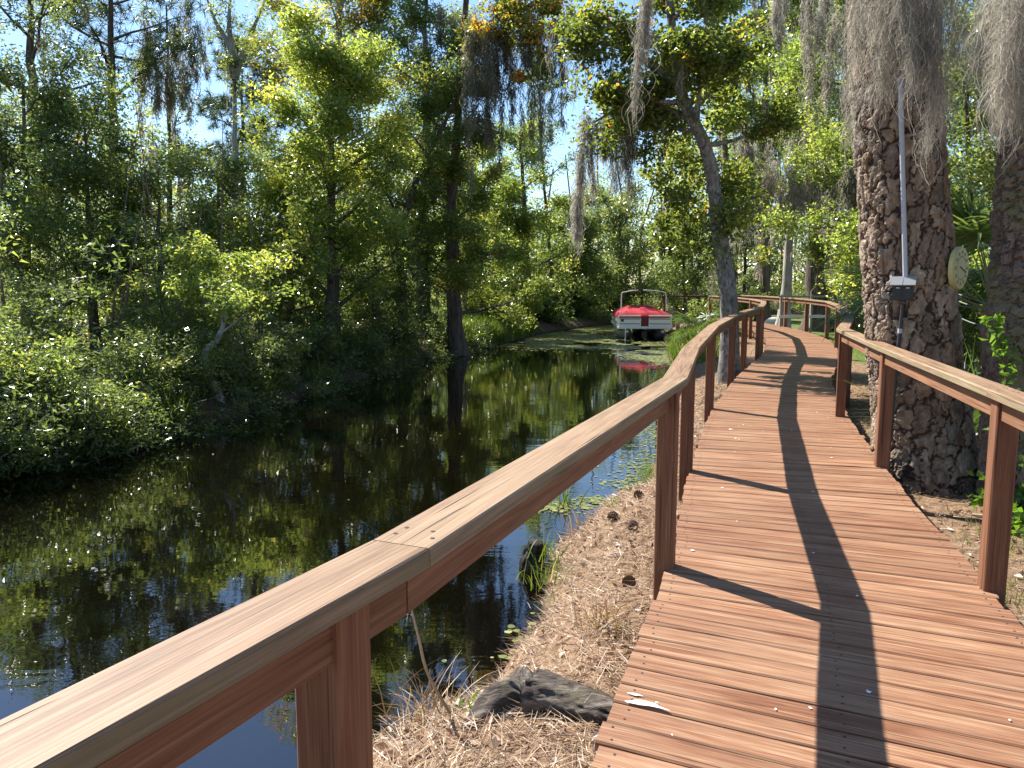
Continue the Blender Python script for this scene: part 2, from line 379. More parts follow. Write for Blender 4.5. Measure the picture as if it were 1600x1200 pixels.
def axis_coords(lo, hi, n, far):
    c = np.linspace(lo, hi, n); g = np.geomspace(1, far, 16)
    return np.concatenate([lo - g[::-1], c, hi + g])
gx = axis_coords(-12, 12, 210, 500); gy = axis_coords(0, 50, 260, 500)
GX, GY = np.meshgrid(gx, gy); GZ = ground_z(GX, GY)
idx = np.arange(GX.size).reshape(GX.shape)
GF = np.stack([idx[:-1, :-1], idx[:-1, 1:], idx[1:, 1:], idx[1:, :-1]], -1).reshape(-1, 4)
rightside = GX > (left_edge_x(GY) + right_edge_x(GY)) / 2
straw_a = np.where(rightside, np.clip(1.25 - vnoise(GX, GY, 0.5, 8) * 0.5, 0, 1), 0.12)
lawn_a = np.where(rightside & (GX > np.interp(GY, [9, 14, 20, 30], [5.2, 6.9, 8.4, 10])) & (GY > 11), np.clip((vnoise(GX, GY, 0.35, 9) + 0.55), 0, 1), 0.0)
obj('ground', mesh_np('ground', np.stack([GX, GY, GZ], -1).reshape(-1, 3), GF, True, {'straw': straw_a.ravel(), 'lawn': lawn_a.ravel()}), M['ground'])['kind'] = 'structure'
wv = [(-300, -60, WATER_Z), (300, -60, WATER_Z), (300, 400, WATER_Z), (-300, 400, WATER_Z)]
tag(obj('canal_water', mesh_np('canal_water', wv, [[0, 1, 2, 3]]), M['water']), 'still dark canal water reflecting the trees', kind='structure')

# ------------------------------------------------------------------ boardwalk
RIBS = [((-0.62, -0.2), (0.80, -0.88)), ((0.23, 2.41), (1.70, 1.72)), ((0.83, 4.17), (2.33, 3.50)), ((1.44, 6.4), (2.98, 5.95)), ((2.45, 9.7), (3.93, 9.2)),
        ((3.70, 13.1), (5.06, 12.55)), ((4.45, 14.95), (5.86, 14.42)), ((5.5, 17.5), (6.95, 17.0)), ((6.35, 20.0), (7.95, 19.6)), ((7.25, 23.0), (8.85, 22.7)),
        ((7.8, 26.0), (9.4, 25.8)), ((8.05, 29.0), (9.68, 29.0)), ((7.95, 32.0), (9.7, 32.2)), ((7.45, 35.0), (9.25, 35.5))]
walk = empty('boardwalk', (0.8, 3.5, 0))
tag(walk, 'red-brown stained wooden boardwalk with railings curving along the canal', 'boardwalk')
WI = Matrix.Translation(Vector((-0.8, -3.5, 0)))
def wlink(name, me, mat, Mw, parent=walk):
    o = bpy.data.objects.new(name, me)
    if mat and not me.materials: me.materials.append(mat)
    COL.objects.link(o); o.parent = parent
    o.matrix_parent_inverse = Matrix.Identity(4)
    base = Vector((0.8, 3.5, 0))
    o.matrix_local = Matrix.Translation(-base) @ Mw
    return o
rng = np.random.default_rng(11)
ribL = np.array([r[0] for r in RIBS]); ribR = np.array([r[1] for r in RIBS])
mid = (ribL + ribR) / 2; cum = np.concatenate([[0], np.cumsum(np.linalg.norm(np.diff(mid, axis=0), axis=1))])
fine_t = np.linspace(0, len(RIBS) - 1, 1200)
Lc = smooth_path(np.c_[ribL, np.zeros(len(ribL))], 1200)[:, :2]; Rc = smooth_path(np.c_[ribR, np.zeros(len(ribR))], 1200)[:, :2]
mc = (Lc + Rc) / 2; sc_ = np.concatenate([[0], np.cumsum(np.linalg.norm(np.diff(mc, axis=0), axis=1))])
def edge(s): return (np.array([np.interp(s, sc_, Lc[:, 0]), np.interp(s, sc_, Lc[:, 1])]), np.array([np.interp(s, sc_, Rc[:, 0]), np.interp(s, sc_, Rc[:, 1])]))
PITCHB = 0.1455; s = 0.0; nb = 0
while s < sc_[-1] - 0.16 and nb < 298:
    gap = 0.0075 + 0.005 * rng.random(); jl, jr = rng.normal(0, 0.008, 2)
    l0, r0 = edge(s + gap / 2); l1, r1 = edge(s + PITCHB - gap / 2)
    c = (l0 + r0 + l1 + r1) / 4; ax = ((r0 + r1) - (l0 + l1)); ax /= np.linalg.norm(ax); ay = np.array([-ax[1], ax[0]])
    def loc(p): d = p - c; return np.array([d @ ax, d @ ay])
    A, B, C_, D = loc(l0), loc(r0), loc(r1), loc(l1)
    A[0] += jl; D[0] += jl; B[0] += jr; C_[0] += jr
    ch = 0.006; th = 0.036; cup = rng.normal(0, 0.0012)
    K = 7; V = []
    for i in range(K):
        f = i / (K - 1); lo = A + (B - A) * f; hi = D + (C_ - D) * f; w = 0.0018 * math.sin(f * 9 + nb * 1.7)
        zz = cup + 0.0015 * math.sin(f * 5 + nb)
        V += [[lo[0], lo[1] + w, -th], [lo[0], lo[1] + w, zz - ch], [lo[0], lo[1] + w + ch, zz], [hi[0], hi[1] + w - ch, zz], [hi[0], hi[1] + w, zz - ch], [hi[0], hi[1] + w, -th]]
    F = []
    for i in range(K - 1):
        for j in range(6):
            j2 = (j + 1) % 6; F.append([i * 6 + j, (i + 1) * 6 + j, (i + 1) * 6 + j2, i * 6 + j2])
    caps = [[0, 1, 4, 5], [1, 2, 3, 4], [(K - 1) * 6 + k for k in (5, 4, 1, 0)], [(K - 1) * 6 + k for k in (4, 3, 2, 1)]]
    F += caps; nail_start = len(F); polys = [np.array(F)]
    if s < 14:          # nail heads, two at either end and over the middle joist
        T6 = []
        for fx in (0.035, 0.5, 0.965):
            for fy in (0.25, 0.75):
                p = (A + (B - A) * fx) * (1 - fy) + (D + (C_ - D) * fx) * fy + rng.normal(0, 0.006, 2); b0 = len(V)
                zz = cup + 0.0015 * math.sin(fx * 5 + nb) + 0.0011
                V += [[p[0] + 0.0055 * math.cos(a), p[1] + 0.0055 * math.sin(a), zz] for a in np.arange(6) * math.pi / 3]
                T6.append([b0 + k for k in range(6)])
        polys.append(np.array(T6))
    me = mesh_np('deck_board', np.array(V), polys)
    me.materials.append(M['deck']); me.materials.append(M['nail'])
    mi = np.zeros(len(me.polygons), np.int32); mi[nail_start:] = 1; me.polygons.foreach_set('material_index', mi)
    Mw = Matrix.Translation((c[0], c[1], 0)) @ Matrix(((ax[0], ay[0], 0, 0), (ax[1], ay[1], 0, 0), (0, 0, 1, 0), (0, 0, 0, 1))) @ Matrix.Rotation(rng.normal(0, 0.002), 4, 'X')
    o = wlink('deck_board', me, None, Mw)
    if 2.55 < c[1] < 2.70: smear_board = (o, Mw)
    s += PITCHB; nb += 1

# joists below the deck
for f in (0.04, 0.5, 0.96):
    pts = [edge(q)[0] * (1 - f) + edge(q)[1] * f for q in np.linspace(0.0, sc_[-1] - 0.2, 60)]
    V = []; F = []
    for i, p in enumerate(pts):
        t = pts[min(i + 1, 59)] - pts[max(i - 1, 0)]; t = t / np.linalg.norm(t); nn = np.array([-t[1], t[0]]) * 0.019
        V += [[*(p + nn), -0.038], [*(p - nn), -0.038], [*(p - nn), -0.20], [*(p + nn), -0.20]]
    for i in range(59):
        for j in range(4): F.append([i * 4 + j, i * 4 + (j + 1) % 4, i * 4 + 4 + (j + 1) % 4, i * 4 + 4 + j])
    wlink('joist', mesh_np('joist', np.array(V), np.array(F)), M['joist'], Matrix.Identity(4))

RAIL_Z = 1.03
POST_L = [(-0.97, -0.15), (-0.335, 1.42), (0.845, 4.27), (1.455, 6.55), (2.455, 9.85), (3.62, 13.15), (4.40, 15.15), (5.42, 17.6), (6.27, 20.1), (7.18, 23.0), (7.74, 26.0), (7.98, 29.0), (7.88, 32.0)]
POST_R = [(1.25, -0.1), (1.88, 1.75), (2.46, 3.94), (3.15, 6.68), (3.85, 9.27), (5.0, 11.85), (6.08, 14.5), (7.80, 19.2), (8.93, 22.7), (9.47, 25.8), (9.75, 28.6), (9.80, 31.4), (9.5, 34.0)]
POSTH = RAIL_Z - 0.038
CAP_L = [(-1.08, -0.12), (-0.245, 1.585), (0.90, 4.465), (1.465, 6.60), (2.48, 9.93)] + [(3.64, 13.2)] + POST_L[6:]
def railing(label, posts, inside, caps=None):
    posts = np.array(posts); n = len(posts)
    root = bpy.data.objects.new('railing', None); COL.objects.link(root); root.parent = walk; root.location = (posts[1][0] - 0.8, posts[1][1] - 3.5, 0)
    root['label'] = label
    rb = Vector((posts[1][0], posts[1][1], 0))
    def put(name, me, mat, Mw, par=root):
        o = bpy.data.objects.new(name, me)
        if mat and not me.materials: me.materials.append(mat)
        COL.objects.link(o); o.parent = par; o.matrix_local = Matrix.Translation(-rb) @ Mw; return o
    tang = []
    for i in range(n):
        t = posts[min(i + 1, n - 1)] - posts[max(i - 1, 0)]; tang.append(t / np.linalg.norm(t))
    for i, p in enumerate(posts):
        t = tang[i]; a = math.atan2(t[1], t[0]); g = gz(p[0], p[1])
        bot = min(g, -0.25) - 0.25; hgt = POSTH - bot
        m = MB().box((0, 0, 0), (hgt, 0.105, 0.105), ch=0.006).mesh('post')
        Mw = Matrix.Translation((p[0], p[1], (POSTH + bot) / 2)) @ Matrix.Rotation(a, 4, 'Z') @ Matrix.Rotation(math.pi / 2, 4, 'Y')
        put('post', m, M['post'], Mw)
    if caps is not None: posts = np.array(caps)
    # mitred cap boards, 140 x 38, and the 2x4 below them
    for i in range(n - 1):
        a, b = posts[i], posts[i + 1]; d = b - a; L = np.linalg.norm(d); d = d / L; nrm = np.array([-d[1], d[0]])
        def cut(k, side):      # mitre plane offset at post k
            if k == 0 or k == n - 1: return 0.0
            d0 = posts[k] - posts[k - 1]; d1 = posts[k + 1] - posts[k]; d0 = d0 / np.linalg.norm(d0); d1 = d1 / np.linalg.norm(d1)
            ang = math.atan2(d0[0] * d1[1] - d0[1] * d1[0], d0 @ d1)
            return math.tan(ang / 2)
        hw = 0.070; th = 0.038; g0 = 0.0015; ch = 0.005
        over = 0.018 * inside     # the cap overhangs a little to the deck side
        V = []
        for e, k, sx in ((0, i, 1), (L, i + 1, -1)):
            for (y, z) in [(-hw, -th), (-hw, -ch), (-hw + ch, 0), (hw - ch, 0), (hw, -ch), (hw, -th)]:
                yy = y + over
                V.append([e + sx * (cut(k, 0) * yy + g0), yy, z])
        V = np.array(V); V[:, 0] -= L / 2
        F = [[j, 6 + j, 6 + (j + 1) % 6, (j + 1) % 6] for j in range(6)] + [[0, 1, 4, 5], [1, 2, 3, 4], [11, 10, 7, 6], [10, 9, 8, 7]]
        me = mesh_np('cap_board', V, np.array(F)); me.materials.append(M['cap']); me.materials.append(M['cap_edge'])
        mi = np.zeros(len(me.polygons), np.int32)
        for q in (0, 4, 5): mi[q] = 1
        me.polygons.foreach_set('material_index', mi)
        ang = math.atan2(d[1], d[0]); c = (a + b) / 2
        Mw = Matrix.Translation((c[0], c[1], RAIL_Z)) @ Matrix.Rotation(ang, 4, 'Z')
        put('cap_board', me, None, Mw)
        if i in (1, 2, 3):
            for e_ in (0.06, 0.10, L - 0.06, L - 0.10):
                for yy in (-0.035, 0.04):
                    a6 = np.arange(6) * math.pi / 3; jx, jy = rng.normal(0, 0.006, 2)
                    put('screw_head', mesh_np('screw_head', np.c_[np.cos(a6) * 0.0055 + e_ - L / 2 + jx, np.sin(a6) * 0.0055 + yy + over + jy, np.full(6, 0.0008)], [list(range(6))]), M['nail'], Mw)
        fl = L - (0.098 if caps is None else 0.004)
        fm = MB().box((0, 0, 0), (fl, 0.038, 0.110), ch=0.003).mesh('rail_board')
        put('rail_board', fm, M['fascia'], Matrix.Translation((c[0] + nrm[0] * inside * 0.014, c[1] + nrm[1] * inside * 0.014, RAIL_Z - 0.038 - 0.0560)) @ Matrix.Rotation(ang, 4, 'Z'))
    return root
rail_l = railing('railing on the water side of the boardwalk', POST_L, -1, CAP_L)
rail_r = railing('railing on the land side of the boardwalk', POST_R, 1)

# chalky smear and specks on the deck
rng = np.random.default_rng(5)
def blot(name, x, y, rx, ry, ang, label=None):
    n = 14; a = np.linspace(0, 2 * np.pi, n, endpoint=False); r = 1 + rng.normal(0, 0.28, n)
    V = np.c_[np.cos(a) * r * rx, np.sin(a) * r * ry, np.zeros(n)]
    V2 = V * 0.96; V2[:, 2] = 0.0012
    Vv = np.vstack([V, V2, [[0, 0, 0.0016]]])
    F4 = [[i, (i + 1) % n, n + (i + 1) % n, n + i] for i in range(n)]; F3 = [[n + i, n + (i + 1) % n, 2 * n] for i in range(n)]
    return wlink(name, mesh_np(name, Vv, [np.array(F4), np.array(F3)]), M['dropping'], Matrix.Translation((x, y, 0.0042)) @ Matrix.Rotation(ang, 4, 'Z'))
p = at(1020, 1088, 2.86); blot('white_smear', 0.50, 2.80, 0.075, 0.016, -0.42)['label'] = 'white chalky smear on a near deck board'
blot('white_smear', 0.47, 2.87, 0.03, 0.008, -0.4)
for i in range(46):
    q = rng.uniform(2.6, 13); l, r = edge(q); f = rng.uniform(0.06, 0.94); c = l * (1 - f) + r * f
    k = rng.uniform(0.003, 0.008) * (1.0 if rng.random() < 0.85 else 2.2); blot('white_speck', c[0], c[1], k * 1.5, k, rng.uniform(0, 3))

# ------------------------------------------------------------------ trees
def grow(rng, path, r0, r1, nl, h0, h1, spread, rise, subs=3, wander=0.06, sides=9, flare=1.5, az=None, clump_pts=2):
    """trunk and limbs (verts, faces) plus the places where the leaf clumps sit"""
    path = np.asarray(path, float); H = np.linalg.norm(path[-1] - path[0])
    k = max(10, int(H * 2.2)); P = smooth_path(path, k)
    wv = np.cumsum(rng.normal(0, wander * H / k, (k, 3)), 0); wv[:, 2] = 0; wv -= np.linspace(0, 1, k)[:, None] * wv[-1] * 0.7
    P = P + wv; P[0] = path[0]
    t = np.linspace(0, 1, k); R = r0 + (r1 - r0) * t ** 0.85
    R = R * (1 + (flare - 1) * np.exp(-t * H / 0.5))
    Vs, Fs, n = [], [], 0
    def put(Pp, Rr, sd, rough=0.04):
        nonlocal n
        v, f = tube_np(Pp, Rr, sd, rough, rng); Vs.append(v); Fs.append(f + n); n += len(v)
    put(P, R, sides, 0.05)
    clumps = []; limbs = []
    for i in range(nl):
        f = h0 + (h1 - h0) * (i + rng.random() * 0.8) / nl; x = f * (k - 1); a = int(min(x, k - 2))
        st = P[a] + (P[a + 1] - P[a]) * (x - a); rr = np.interp(f, t, R)
        ang = (i * 2.399 + rng.uniform(-0.4, 0.4)) if az is None else rng.uniform(*az)
        L = spread * (1.08 - 0.55 * (f - h0) / (h1 - h0 + 1e-6)) * rng.uniform(0.65, 1.15)
        el = rise + rng.normal(0, 0.2); d = np.array([math.cos(ang) * math.cos(el), math.sin(ang) * math.cos(el), math.sin(el)])
        m = 7; q = np.linspace(0, 1, m)[:, None]
        LP = st + d * L * q + np.array([0, 0, 1]) * (0.18 * L * q ** 2) + np.cumsum(rng.normal(0, 0.035 * L, (m, 3)), 0) * q
        put(LP, np.linspace(min(rr * 0.55, 0.02 + L * 0.022), 0.008, m), 5); limbs.append(LP)
        for j in range(subs):
            b = int(rng.integers(2, m)); sd_ = unit(d + rng.normal(0, 0.75, 3) + np.array([0, 0, 0.25])); l2 = L * rng.uniform(0.25, 0.5)
            q2 = np.linspace(0, 1, 5)[:, None]; SP = LP[b] + sd_ * l2 * q2 + np.cumsum(rng.normal(0, 0.04 * l2, (5, 3)), 0) * q2
            put(SP, np.linspace(0.012 + l2 * 0.008, 0.004, 5), 4)
            for z in np.linspace(0.5, 1.0, clump_pts): clumps.append(SP[0] + (SP[-1] - SP[0]) * z)
        clumps.append(LP[-1]); clumps.append(LP[int(m * 0.66)])
    return np.vstack(Vs), np.vstack(Fs), np.array(clumps), P, limbs

def crown_leaves(rng, clumps, n, size, csize, aspect=0.5, tvar=0.22, tmean=0.42, flat=0.7, up=0.6, tri=False):
    K = len(clumps); w = rng.uniform(0.4, 1.6, K); ci = rng.choice(K, n, p=w / w.sum())
    rad = csize * rng.uniform(0.6, 1.4, K)
    off = unit(rng.normal(0, 1, (n, 3))) * (rng.random(n) ** 0.45)[:, None] * rad[ci][:, None]; off[:, 2] *= flat
    pos = clumps[ci] + off
    tint = np.clip(tmean + rng.normal(0, tvar, K)[ci] + rng.normal(0, 0.16, n), 0, 1)
    sz = size * rng.uniform(0.6, 1.35, n)
    return leaf_arrays(rng, pos, sz, aspect, tint, up, tri=tri)

def needle_tufts(rng, clumps, per, length, width, csize=0.35):
    K = len(clumps); tuf = np.repeat(clumps, 5, 0) + rng.normal(0, csize, (K * 5, 3)) * [1, 1, 0.6]
    n = len(tuf) * per; ci = np.repeat(np.arange(len(tuf)), per)
    ax = unit(rng.normal(0, 1, (n, 3)) + [0, 0, 0.25]); sz = length * rng.uniform(0.7, 1.2, n)
    return leaf_arrays(rng, tuf[ci] + ax * 0.02, sz, width / length, np.clip(rng.normal(0.5, 0.2, n), 0, 1), 0.3, ax, tri=True)

def moss_arrays(rng, tops, length, radius, strands, width, K=7, curl=0.012):
    """hanging tresses: at each top a bundle of thin curling strands that thins out downwards"""
    T = len(tops); n = T * strands; ci = np.repeat(np.arange(T), strands)
    Lt = np.broadcast_to(length, (T,)) * rng.uniform(0.75, 1.2, T)
    f = rng.random(n) ** 0.85; Ls = (0.05 + 0.11 * rng.random(n)) * (1 + 9 * width) * np.where(rng.random(n) < 0.28, rng.uniform(1.5, 3.2, n), 1.0)     # short tendrils hooked one under another
    ang = rng.uniform(0, 2 * np.pi, n); rad = radius * rng.random(n) ** 0.7 * (1 - 0.8 * f ** 1.4) * (0.35 + 1.3 * vnoise(f * 9 + ci * 7.3, ci * 3.1, 1.0, 21)) * rng.uniform(0.7, 1.3, T)[ci]
    sway = rng.normal(0, 0.06, (T, 2))[ci] * (f * Lt[ci])[:, None]
    z0 = -f * Lt[ci] * 0.86
    st = tops[ci] + np.c_[np.cos(ang) * rad + sway[:, 0], np.sin(ang) * rad + sway[:, 1], z0]
    q = np.linspace(0, 1, K)
    P = st[:, None, :] + np.zeros((n, K, 3)); P[..., 2] -= q[None, :] * Ls[:, None]
    out = np.c_[np.cos(ang), np.sin(ang)] * (Ls * rng.uniform(-0.05, 0.5, n))[:, None]
    P[..., :2] += out[:, None, :] * np.sin(q * np.pi)[None, :, None]
    P += np.cumsum(rng.normal(0, curl, (n, K, 3)), 1)
    w = width * rng.uniform(0.6, 1.4, n)[:, None] * (1 - 0.6 * q)[None, :]
    V, F = strip_arrays(rng, P, w)
    t = np.repeat(np.clip(rng.normal(0.5, 0.16, T)[ci] + rng.normal(0, 0.18, n), 0, 1), K * 2)
    return V, F, t

def finish_tree(name, label, cat, base, tv, tf, bark, leaves=None, leafmat=None, moss=None, mossmat='moss_far', group=None, leafname='crown'):
    b = np.asarray(base, float); root = empty(name, b)
    tag(root, label, cat, group)
    obj('trunk', mesh_np('trunk', tv - b, tf, True), M[bark], root)
    if leaves is not None:
        V, F, t = leaves; obj(leafname, mesh_np(leafname, V - b, F, False, {'tint': t}), M[leafmat], root)
    if moss is not None:
        V, F, t = moss; obj('hanging_moss', mesh_np('hanging_moss', V - b, F, False, {'tint': t}), M[mossmat], root)['kind'] = 'stuff'
    return root

def on_ground(p): return np.array([p[0], p[1], gz(p[0], p[1]) - 0.06])

def tree(seed, name, label, px, d, top, r0, bark='bark_dark', leafmat='leaf_mid', n=12000, size=0.09, csize=0.5, nl=9, h=(0.4, 1.0), spread=2.0, rise=0.45,
         mids=(), moss=0, mlen=1.0, mwid=0.025, mstr=36, mrad=0.09, aspect=0.5, tmean=0.42, subs=3, cat='tree', kind='leaf', clump_pts=2, flare=1.5, az=None, wander=0.06, forks=()):
    """px: photo column where the trunk meets the ground at distance d; top: (px, py) of the trunk tip; mids: points between"""
    rng = np.random.default_rng(seed)
    x0 = (px - 800) / FPX * d * 1.0; base = on_ground((x0, d))
    pts = [base] + [at(m[0], m[1], m[2] if len(m) > 2 else d) for m in mids] + [at(top[0], top[1], top[2] if len(top) > 2 else d)]
    tv, tf, cl, P, limbs = grow(rng, pts, r0, max(0.012, r0 * 0.16), nl, h[0], h[1], spread, rise, subs, clump_pts=clump_pts, flare=flare, az=az, wander=wander)
    for fk in forks:
        FP = smooth_path([at(q[0], q[1], d) for q in fk], 14); v, f = tube_np(FP, np.linspace(r0 * 0.55, 0.02, 14), 7, 0.05, rng)
        tf = np.vstack([tf, f + len(tv)]); tv = np.vstack([tv, v]); limbs.append(FP); cl = np.vstack([cl, FP[5:] + rng.normal(0, 0.5, (9, 3)), FP[5:] + rng.normal(0, 0.5, (9, 3))])
    if kind == 'leaf': lv = crown_leaves(rng, cl, n, size, csize, aspect, tvar=0.10 if leafmat == 'leaf_maple' else 0.22, tmean=tmean, tri=d > 13)
    else: lv = needle_tufts(rng, cl, n, size, mwid, csize)
    ms = None
    if moss:
        allp = np.vstack([l[2:] for l in limbs]); tops = allp[rng.choice(len(allp), moss)]
        ms = moss_arrays(rng, tops, mlen, mrad, mstr, mwid, 4, 0.025)
    return finish_tree(name, label, cat, base, tv, tf, bark, lv, 'needle' if kind != 'leaf' else leafmat, ms)

# --- left bank, near to far
tree(101, 'oak_tree', 'dark-trunked oak at the top left corner of the photo', 80, 21, (45, -60), 0.28, 'bark_dark', 'leaf_bay', 9000, 0.085, 0.5, 11, (0.5, 0.98), 2.6, 0.35, mids=((62, 250),), moss=14, mlen=0.9)
tree(102, 'bay_tree', 'dense dark evergreen tree at the left edge above the laurel shrub', 40, 18.5, (30, 130), 0.15, 'bark_dark', 'leaf_bay', 32000, 0.09, 0.55, 15, (0.12, 1.0), 2.2, 0.5, subs=4)
tree(103, 'bay_tree', 'dense dark evergreen tree just right of the left-edge one, over the shaded bank', 150, 18.5, (130, 190), 0.13, 'bark_dark', 'leaf_mid', 22000, 0.09, 0.55, 15, (0.12, 1.0), 2.1, 0.5, subs=4)
tree(104, 'pine_tree', 'tall straight pine with bare trunk left of the moss-hung tree', 178, 25, (168, -120), 0.25, 'bark_dark', None, 26, 0.30, 0.35, 15, (0.60, 1.0), 2.2, 0.35, kind='needle', mwid=0.018, subs=3)
tree(105, 'mossy_tree', 'thin half-bare tree draped with dark moss between two tall straight trunks', 268, 27, (262, 10), 0.15, 'bark_dark', 'leaf_mid', 2600, 0.10, 0.4, 14, (0.38, 1.0), 1.5, 0.5, moss=60, mlen=1.25, mstr=46, mrad=0.13, mwid=0.03)
tree(106, 'cypress_tree', 'pale grey cypress with a forked top against the open sky', 366, 33, (366, 100), 0.30, 'bark_grey', 'leaf_mid', 2600, 0.12, 0.5, 3, (0.9, 1.0), 0.5, 0.5, forks=[[(366, 125), (362, 80), (335, 30), (318, -20)], [(368, 120), (382, 75), (400, 35), (425, -30)], [(367, 100), (358, 40), (362, -30)]], moss=14, mlen=1.5, mwid=0.03)
tree(107, 'pine_tree', 'distant pine with rounded needle crown behind the forked cypress', 374, 46, (376, 84), 0.22, 'bark_brown', None, 34, 0.42, 0.55, 16, (0.45, 1.0), 2.9, 0.25, kind='needle', mwid=0.028, subs=4)
tree(108, 'bay_tree', 'dark evergreen tree below the moss-hung tree on the left bank', 250, 19, (245, 265), 0.12, 'bark_dark', 'leaf_mid', 15000, 0.09, 0.55, 13, (0.15, 1.0), 1.7, 0.5, subs=4)
tree(109, 'bay_tree', 'dark evergreen tree left of the big bright green one', 345, 21, (340, 265), 0.12, 'bark_dark', 'leaf_mid', 16000, 0.09, 0.6, 13, (0.12, 1.0), 1.8, 0.5, subs=4)
tree(110, 'bay_tree', 'big bright yellow-green tree left of the centre', 520, 20.5, (520, 70), 0.20, 'bark_dark', 'leaf_bright', 52000, 0.10, 0.5, 26, (0.16, 1.0), 2.0, 0.55, subs=5, clump_pts=3, tmean=0.58)
tree(111, 'bay_tree', 'bright green tree filling the gap left of the big bright one', 455, 22.5, (452, 250), 0.14, 'bark_dark', 'leaf_bright', 20000, 0.085, 0.55, 14, (0.2, 1.0), 1.6, 0.5, subs=4, tmean=0.45)
tree(112, 'maple_tree', 'tall maple with orange-tinged leaves above the big bright green tree', 545, 30, (525, -150), 0.28, 'bark_grey', 'leaf_maple', 40000, 0.12, 0.6, 20, (0.38, 1.0), 3.0, 0.5, mids=((535, 150),), tmean=0.56, subs=4)
tree(113, 'leaning_tree', 'dark forked tree leaning right over the water left of the canal bend', 628, 24.5, (725, 130, 23.5), 0.22, 'bark_dark', 'leaf_mid', 17000, 0.09, 0.5, 12, (0.4, 1.0), 1.9, 0.6, mids=((622, 420), (640, 300, 24)), subs=4)
tree(114, 'water_oak', 'tall dark tree rising just right of the leaning forked tree', 660, 27, (668, -40), 0.26, 'bark_dark', 'leaf_mid', 34000, 0.10, 0.55, 19, (0.12, 1.0), 2.1, 0.5, moss=10, mlen=1.3, subs=4)
tree(115, 'bay_tree', 'dark leafy tree below the leaning forked trunk at the water edge', 590, 23, (585, 350), 0.12, 'bark_dark', 'leaf_bay', 20000, 0.085, 0.5, 13, (0.1, 1.0), 1.6, 0.45, subs=4)
tree(116, 'sapling', 'thin pale-stemmed sapling above the sunlit grass point', 728, 33, (722, 250), 0.085, 'bark_grey', 'leaf_bright', 15000, 0.11, 0.5, 12, (0.2, 1.0), 1.4, 0.7, tmean=0.6)
tree(117, 'sapling', 'second thin pale-stemmed sapling, right of the first, behind the sunlit grass', 748, 35, (752, 235), 0.08, 'bark_grey', 'leaf_bright', 15000, 0.11, 0.5, 12, (0.2, 1.0), 1.4, 0.7, tmean=0.6)
tree(118, 'water_oak', 'tree with a bold dark trunk beyond the canal bend', 832, 41, (812, 205), 0.30, 'bark_dark', 'leaf_bright', 17000, 0.13, 0.65, 14, (0.35, 1.0), 2.5, 0.45, mids=((822, 380),), subs=4)
tree(119, 'slender_tree', 'slender sparse tree standing against the sky gap at centre', 868, 44, (842, 90), 0.12, 'bark_dark', 'leaf_mid', 4200, 0.14, 0.5, 13, (0.4, 1.0), 1.6, 0.6, mids=((850, 240),))
tree(120, 'bay_tree', 'rounded green tree on the far bank right of the pale saplings', 780, 39, (776, 300), 0.15, 'bark_dark', 'leaf_bright', 30000, 0.12, 0.65, 14, (0.1, 1.0), 2.0, 0.5, subs=4)
tree(121, 'bay_tree', 'rounded green tree on the far bank left of the boat frame', 900, 46, (896, 318), 0.16, 'bark_dark', 'leaf_mid', 28000, 0.13, 0.7, 14, (0.08, 1.0), 2.3, 0.5, subs=4)
tree(122, 'bay_tree', 'dark tree straight behind the covered boat', 972, 50, (965, 310), 0.18, 'bark_dark', 'leaf_bay', 20000, 0.13, 0.75, 14, (0.08, 1.0), 2.6, 0.5, subs=4, moss=16, mlen=1.4, mwid=0.04)
tree(123, 'water_oak', 'tall dark oak holding the big curtain of moss over the canal', 716, 26, (745, -160, 23), 0.30, 'bark_dark', 'leaf_maple', 36000, 0.10, 0.5, 20, (0.14, 0.8), 2.1, 0.35, mids=((705, 300, 25.5),), subs=4, tmean=0.48, moss=10, mlen=1.3)

# --- right side
tree(201, 'cypress_tree', 'pale slender cypress with a Y fork behind the boardwalk bend', 1222, 30, (1256, 165), 0.23, 'bark_grey', 'leaf_mid', 2500, 0.11, 0.45, 6, (0.6, 1.0), 1.2, 0.6, mids=((1238, 330),), moss=16, mlen=1.6, mwid=0.04, wander=0.05, forks=[[(1258, 170), (1278, 120), (1290, 60), (1296, -30)], [(1255, 180), (1250, 100), (1258, 20), (1250, -40)]])
tree(202, 'water_oak', 'brown-trunked tree at the far turn of the boardwalk', 1190, 37, (1200, -40), 0.30, 'bark_brown', 'leaf_bright', 28000, 0.13, 0.6, 14, (0.3, 1.0), 2.6, 0.4, moss=90, mlen=1.9, mwid=0.06, mstr=34, mrad=0.15, subs=4, tmean=0.5)
tree(203, 'water_oak', 'thick dark-trunked tree behind the right-hand far railing', 1274, 31, (1262, -60), 0.42, 'bark_dark', 'leaf_bright', 30000, 0.12, 0.6, 15, (0.3, 1.0), 2.6, 0.35, moss=90, mlen=1.7, mwid=0.055, mstr=34, mrad=0.15, subs=4, tmean=0.5)
tree(204, 'water_oak', 'tall mossy tree behind the leaning maple', 1140, 40, (1120, -40), 0.30, 'bark_brown', 'leaf_bright', 30000, 0.13, 0.65, 15, (0.25, 1.0), 2.8, 0.4, moss=80, mlen=1.9, mwid=0.06, mstr=34, mrad=0.15, subs=4, tmean=0.5)
tree(205, 'water_oak', 'leafy tree left of the big pine, well behind the railing', 1335, 26, (1322, -30), 0.26, 'bark_brown', 'leaf_bright', 30000, 0.11, 0.6, 18, (0.12, 1.0), 2.0, 0.4, moss=70, mlen=1.5, mwid=0.05, mstr=34, mrad=0.14, subs=4)
tree(206, 'bay_tree', 'low dark evergreen at the far end of the boardwalk', 1160, 44, (1165, 330), 0.15, 'bark_dark', 'leaf_bay', 15000, 0.13, 0.7, 13, (0.05, 1.0), 2.0, 0.5, subs=4)
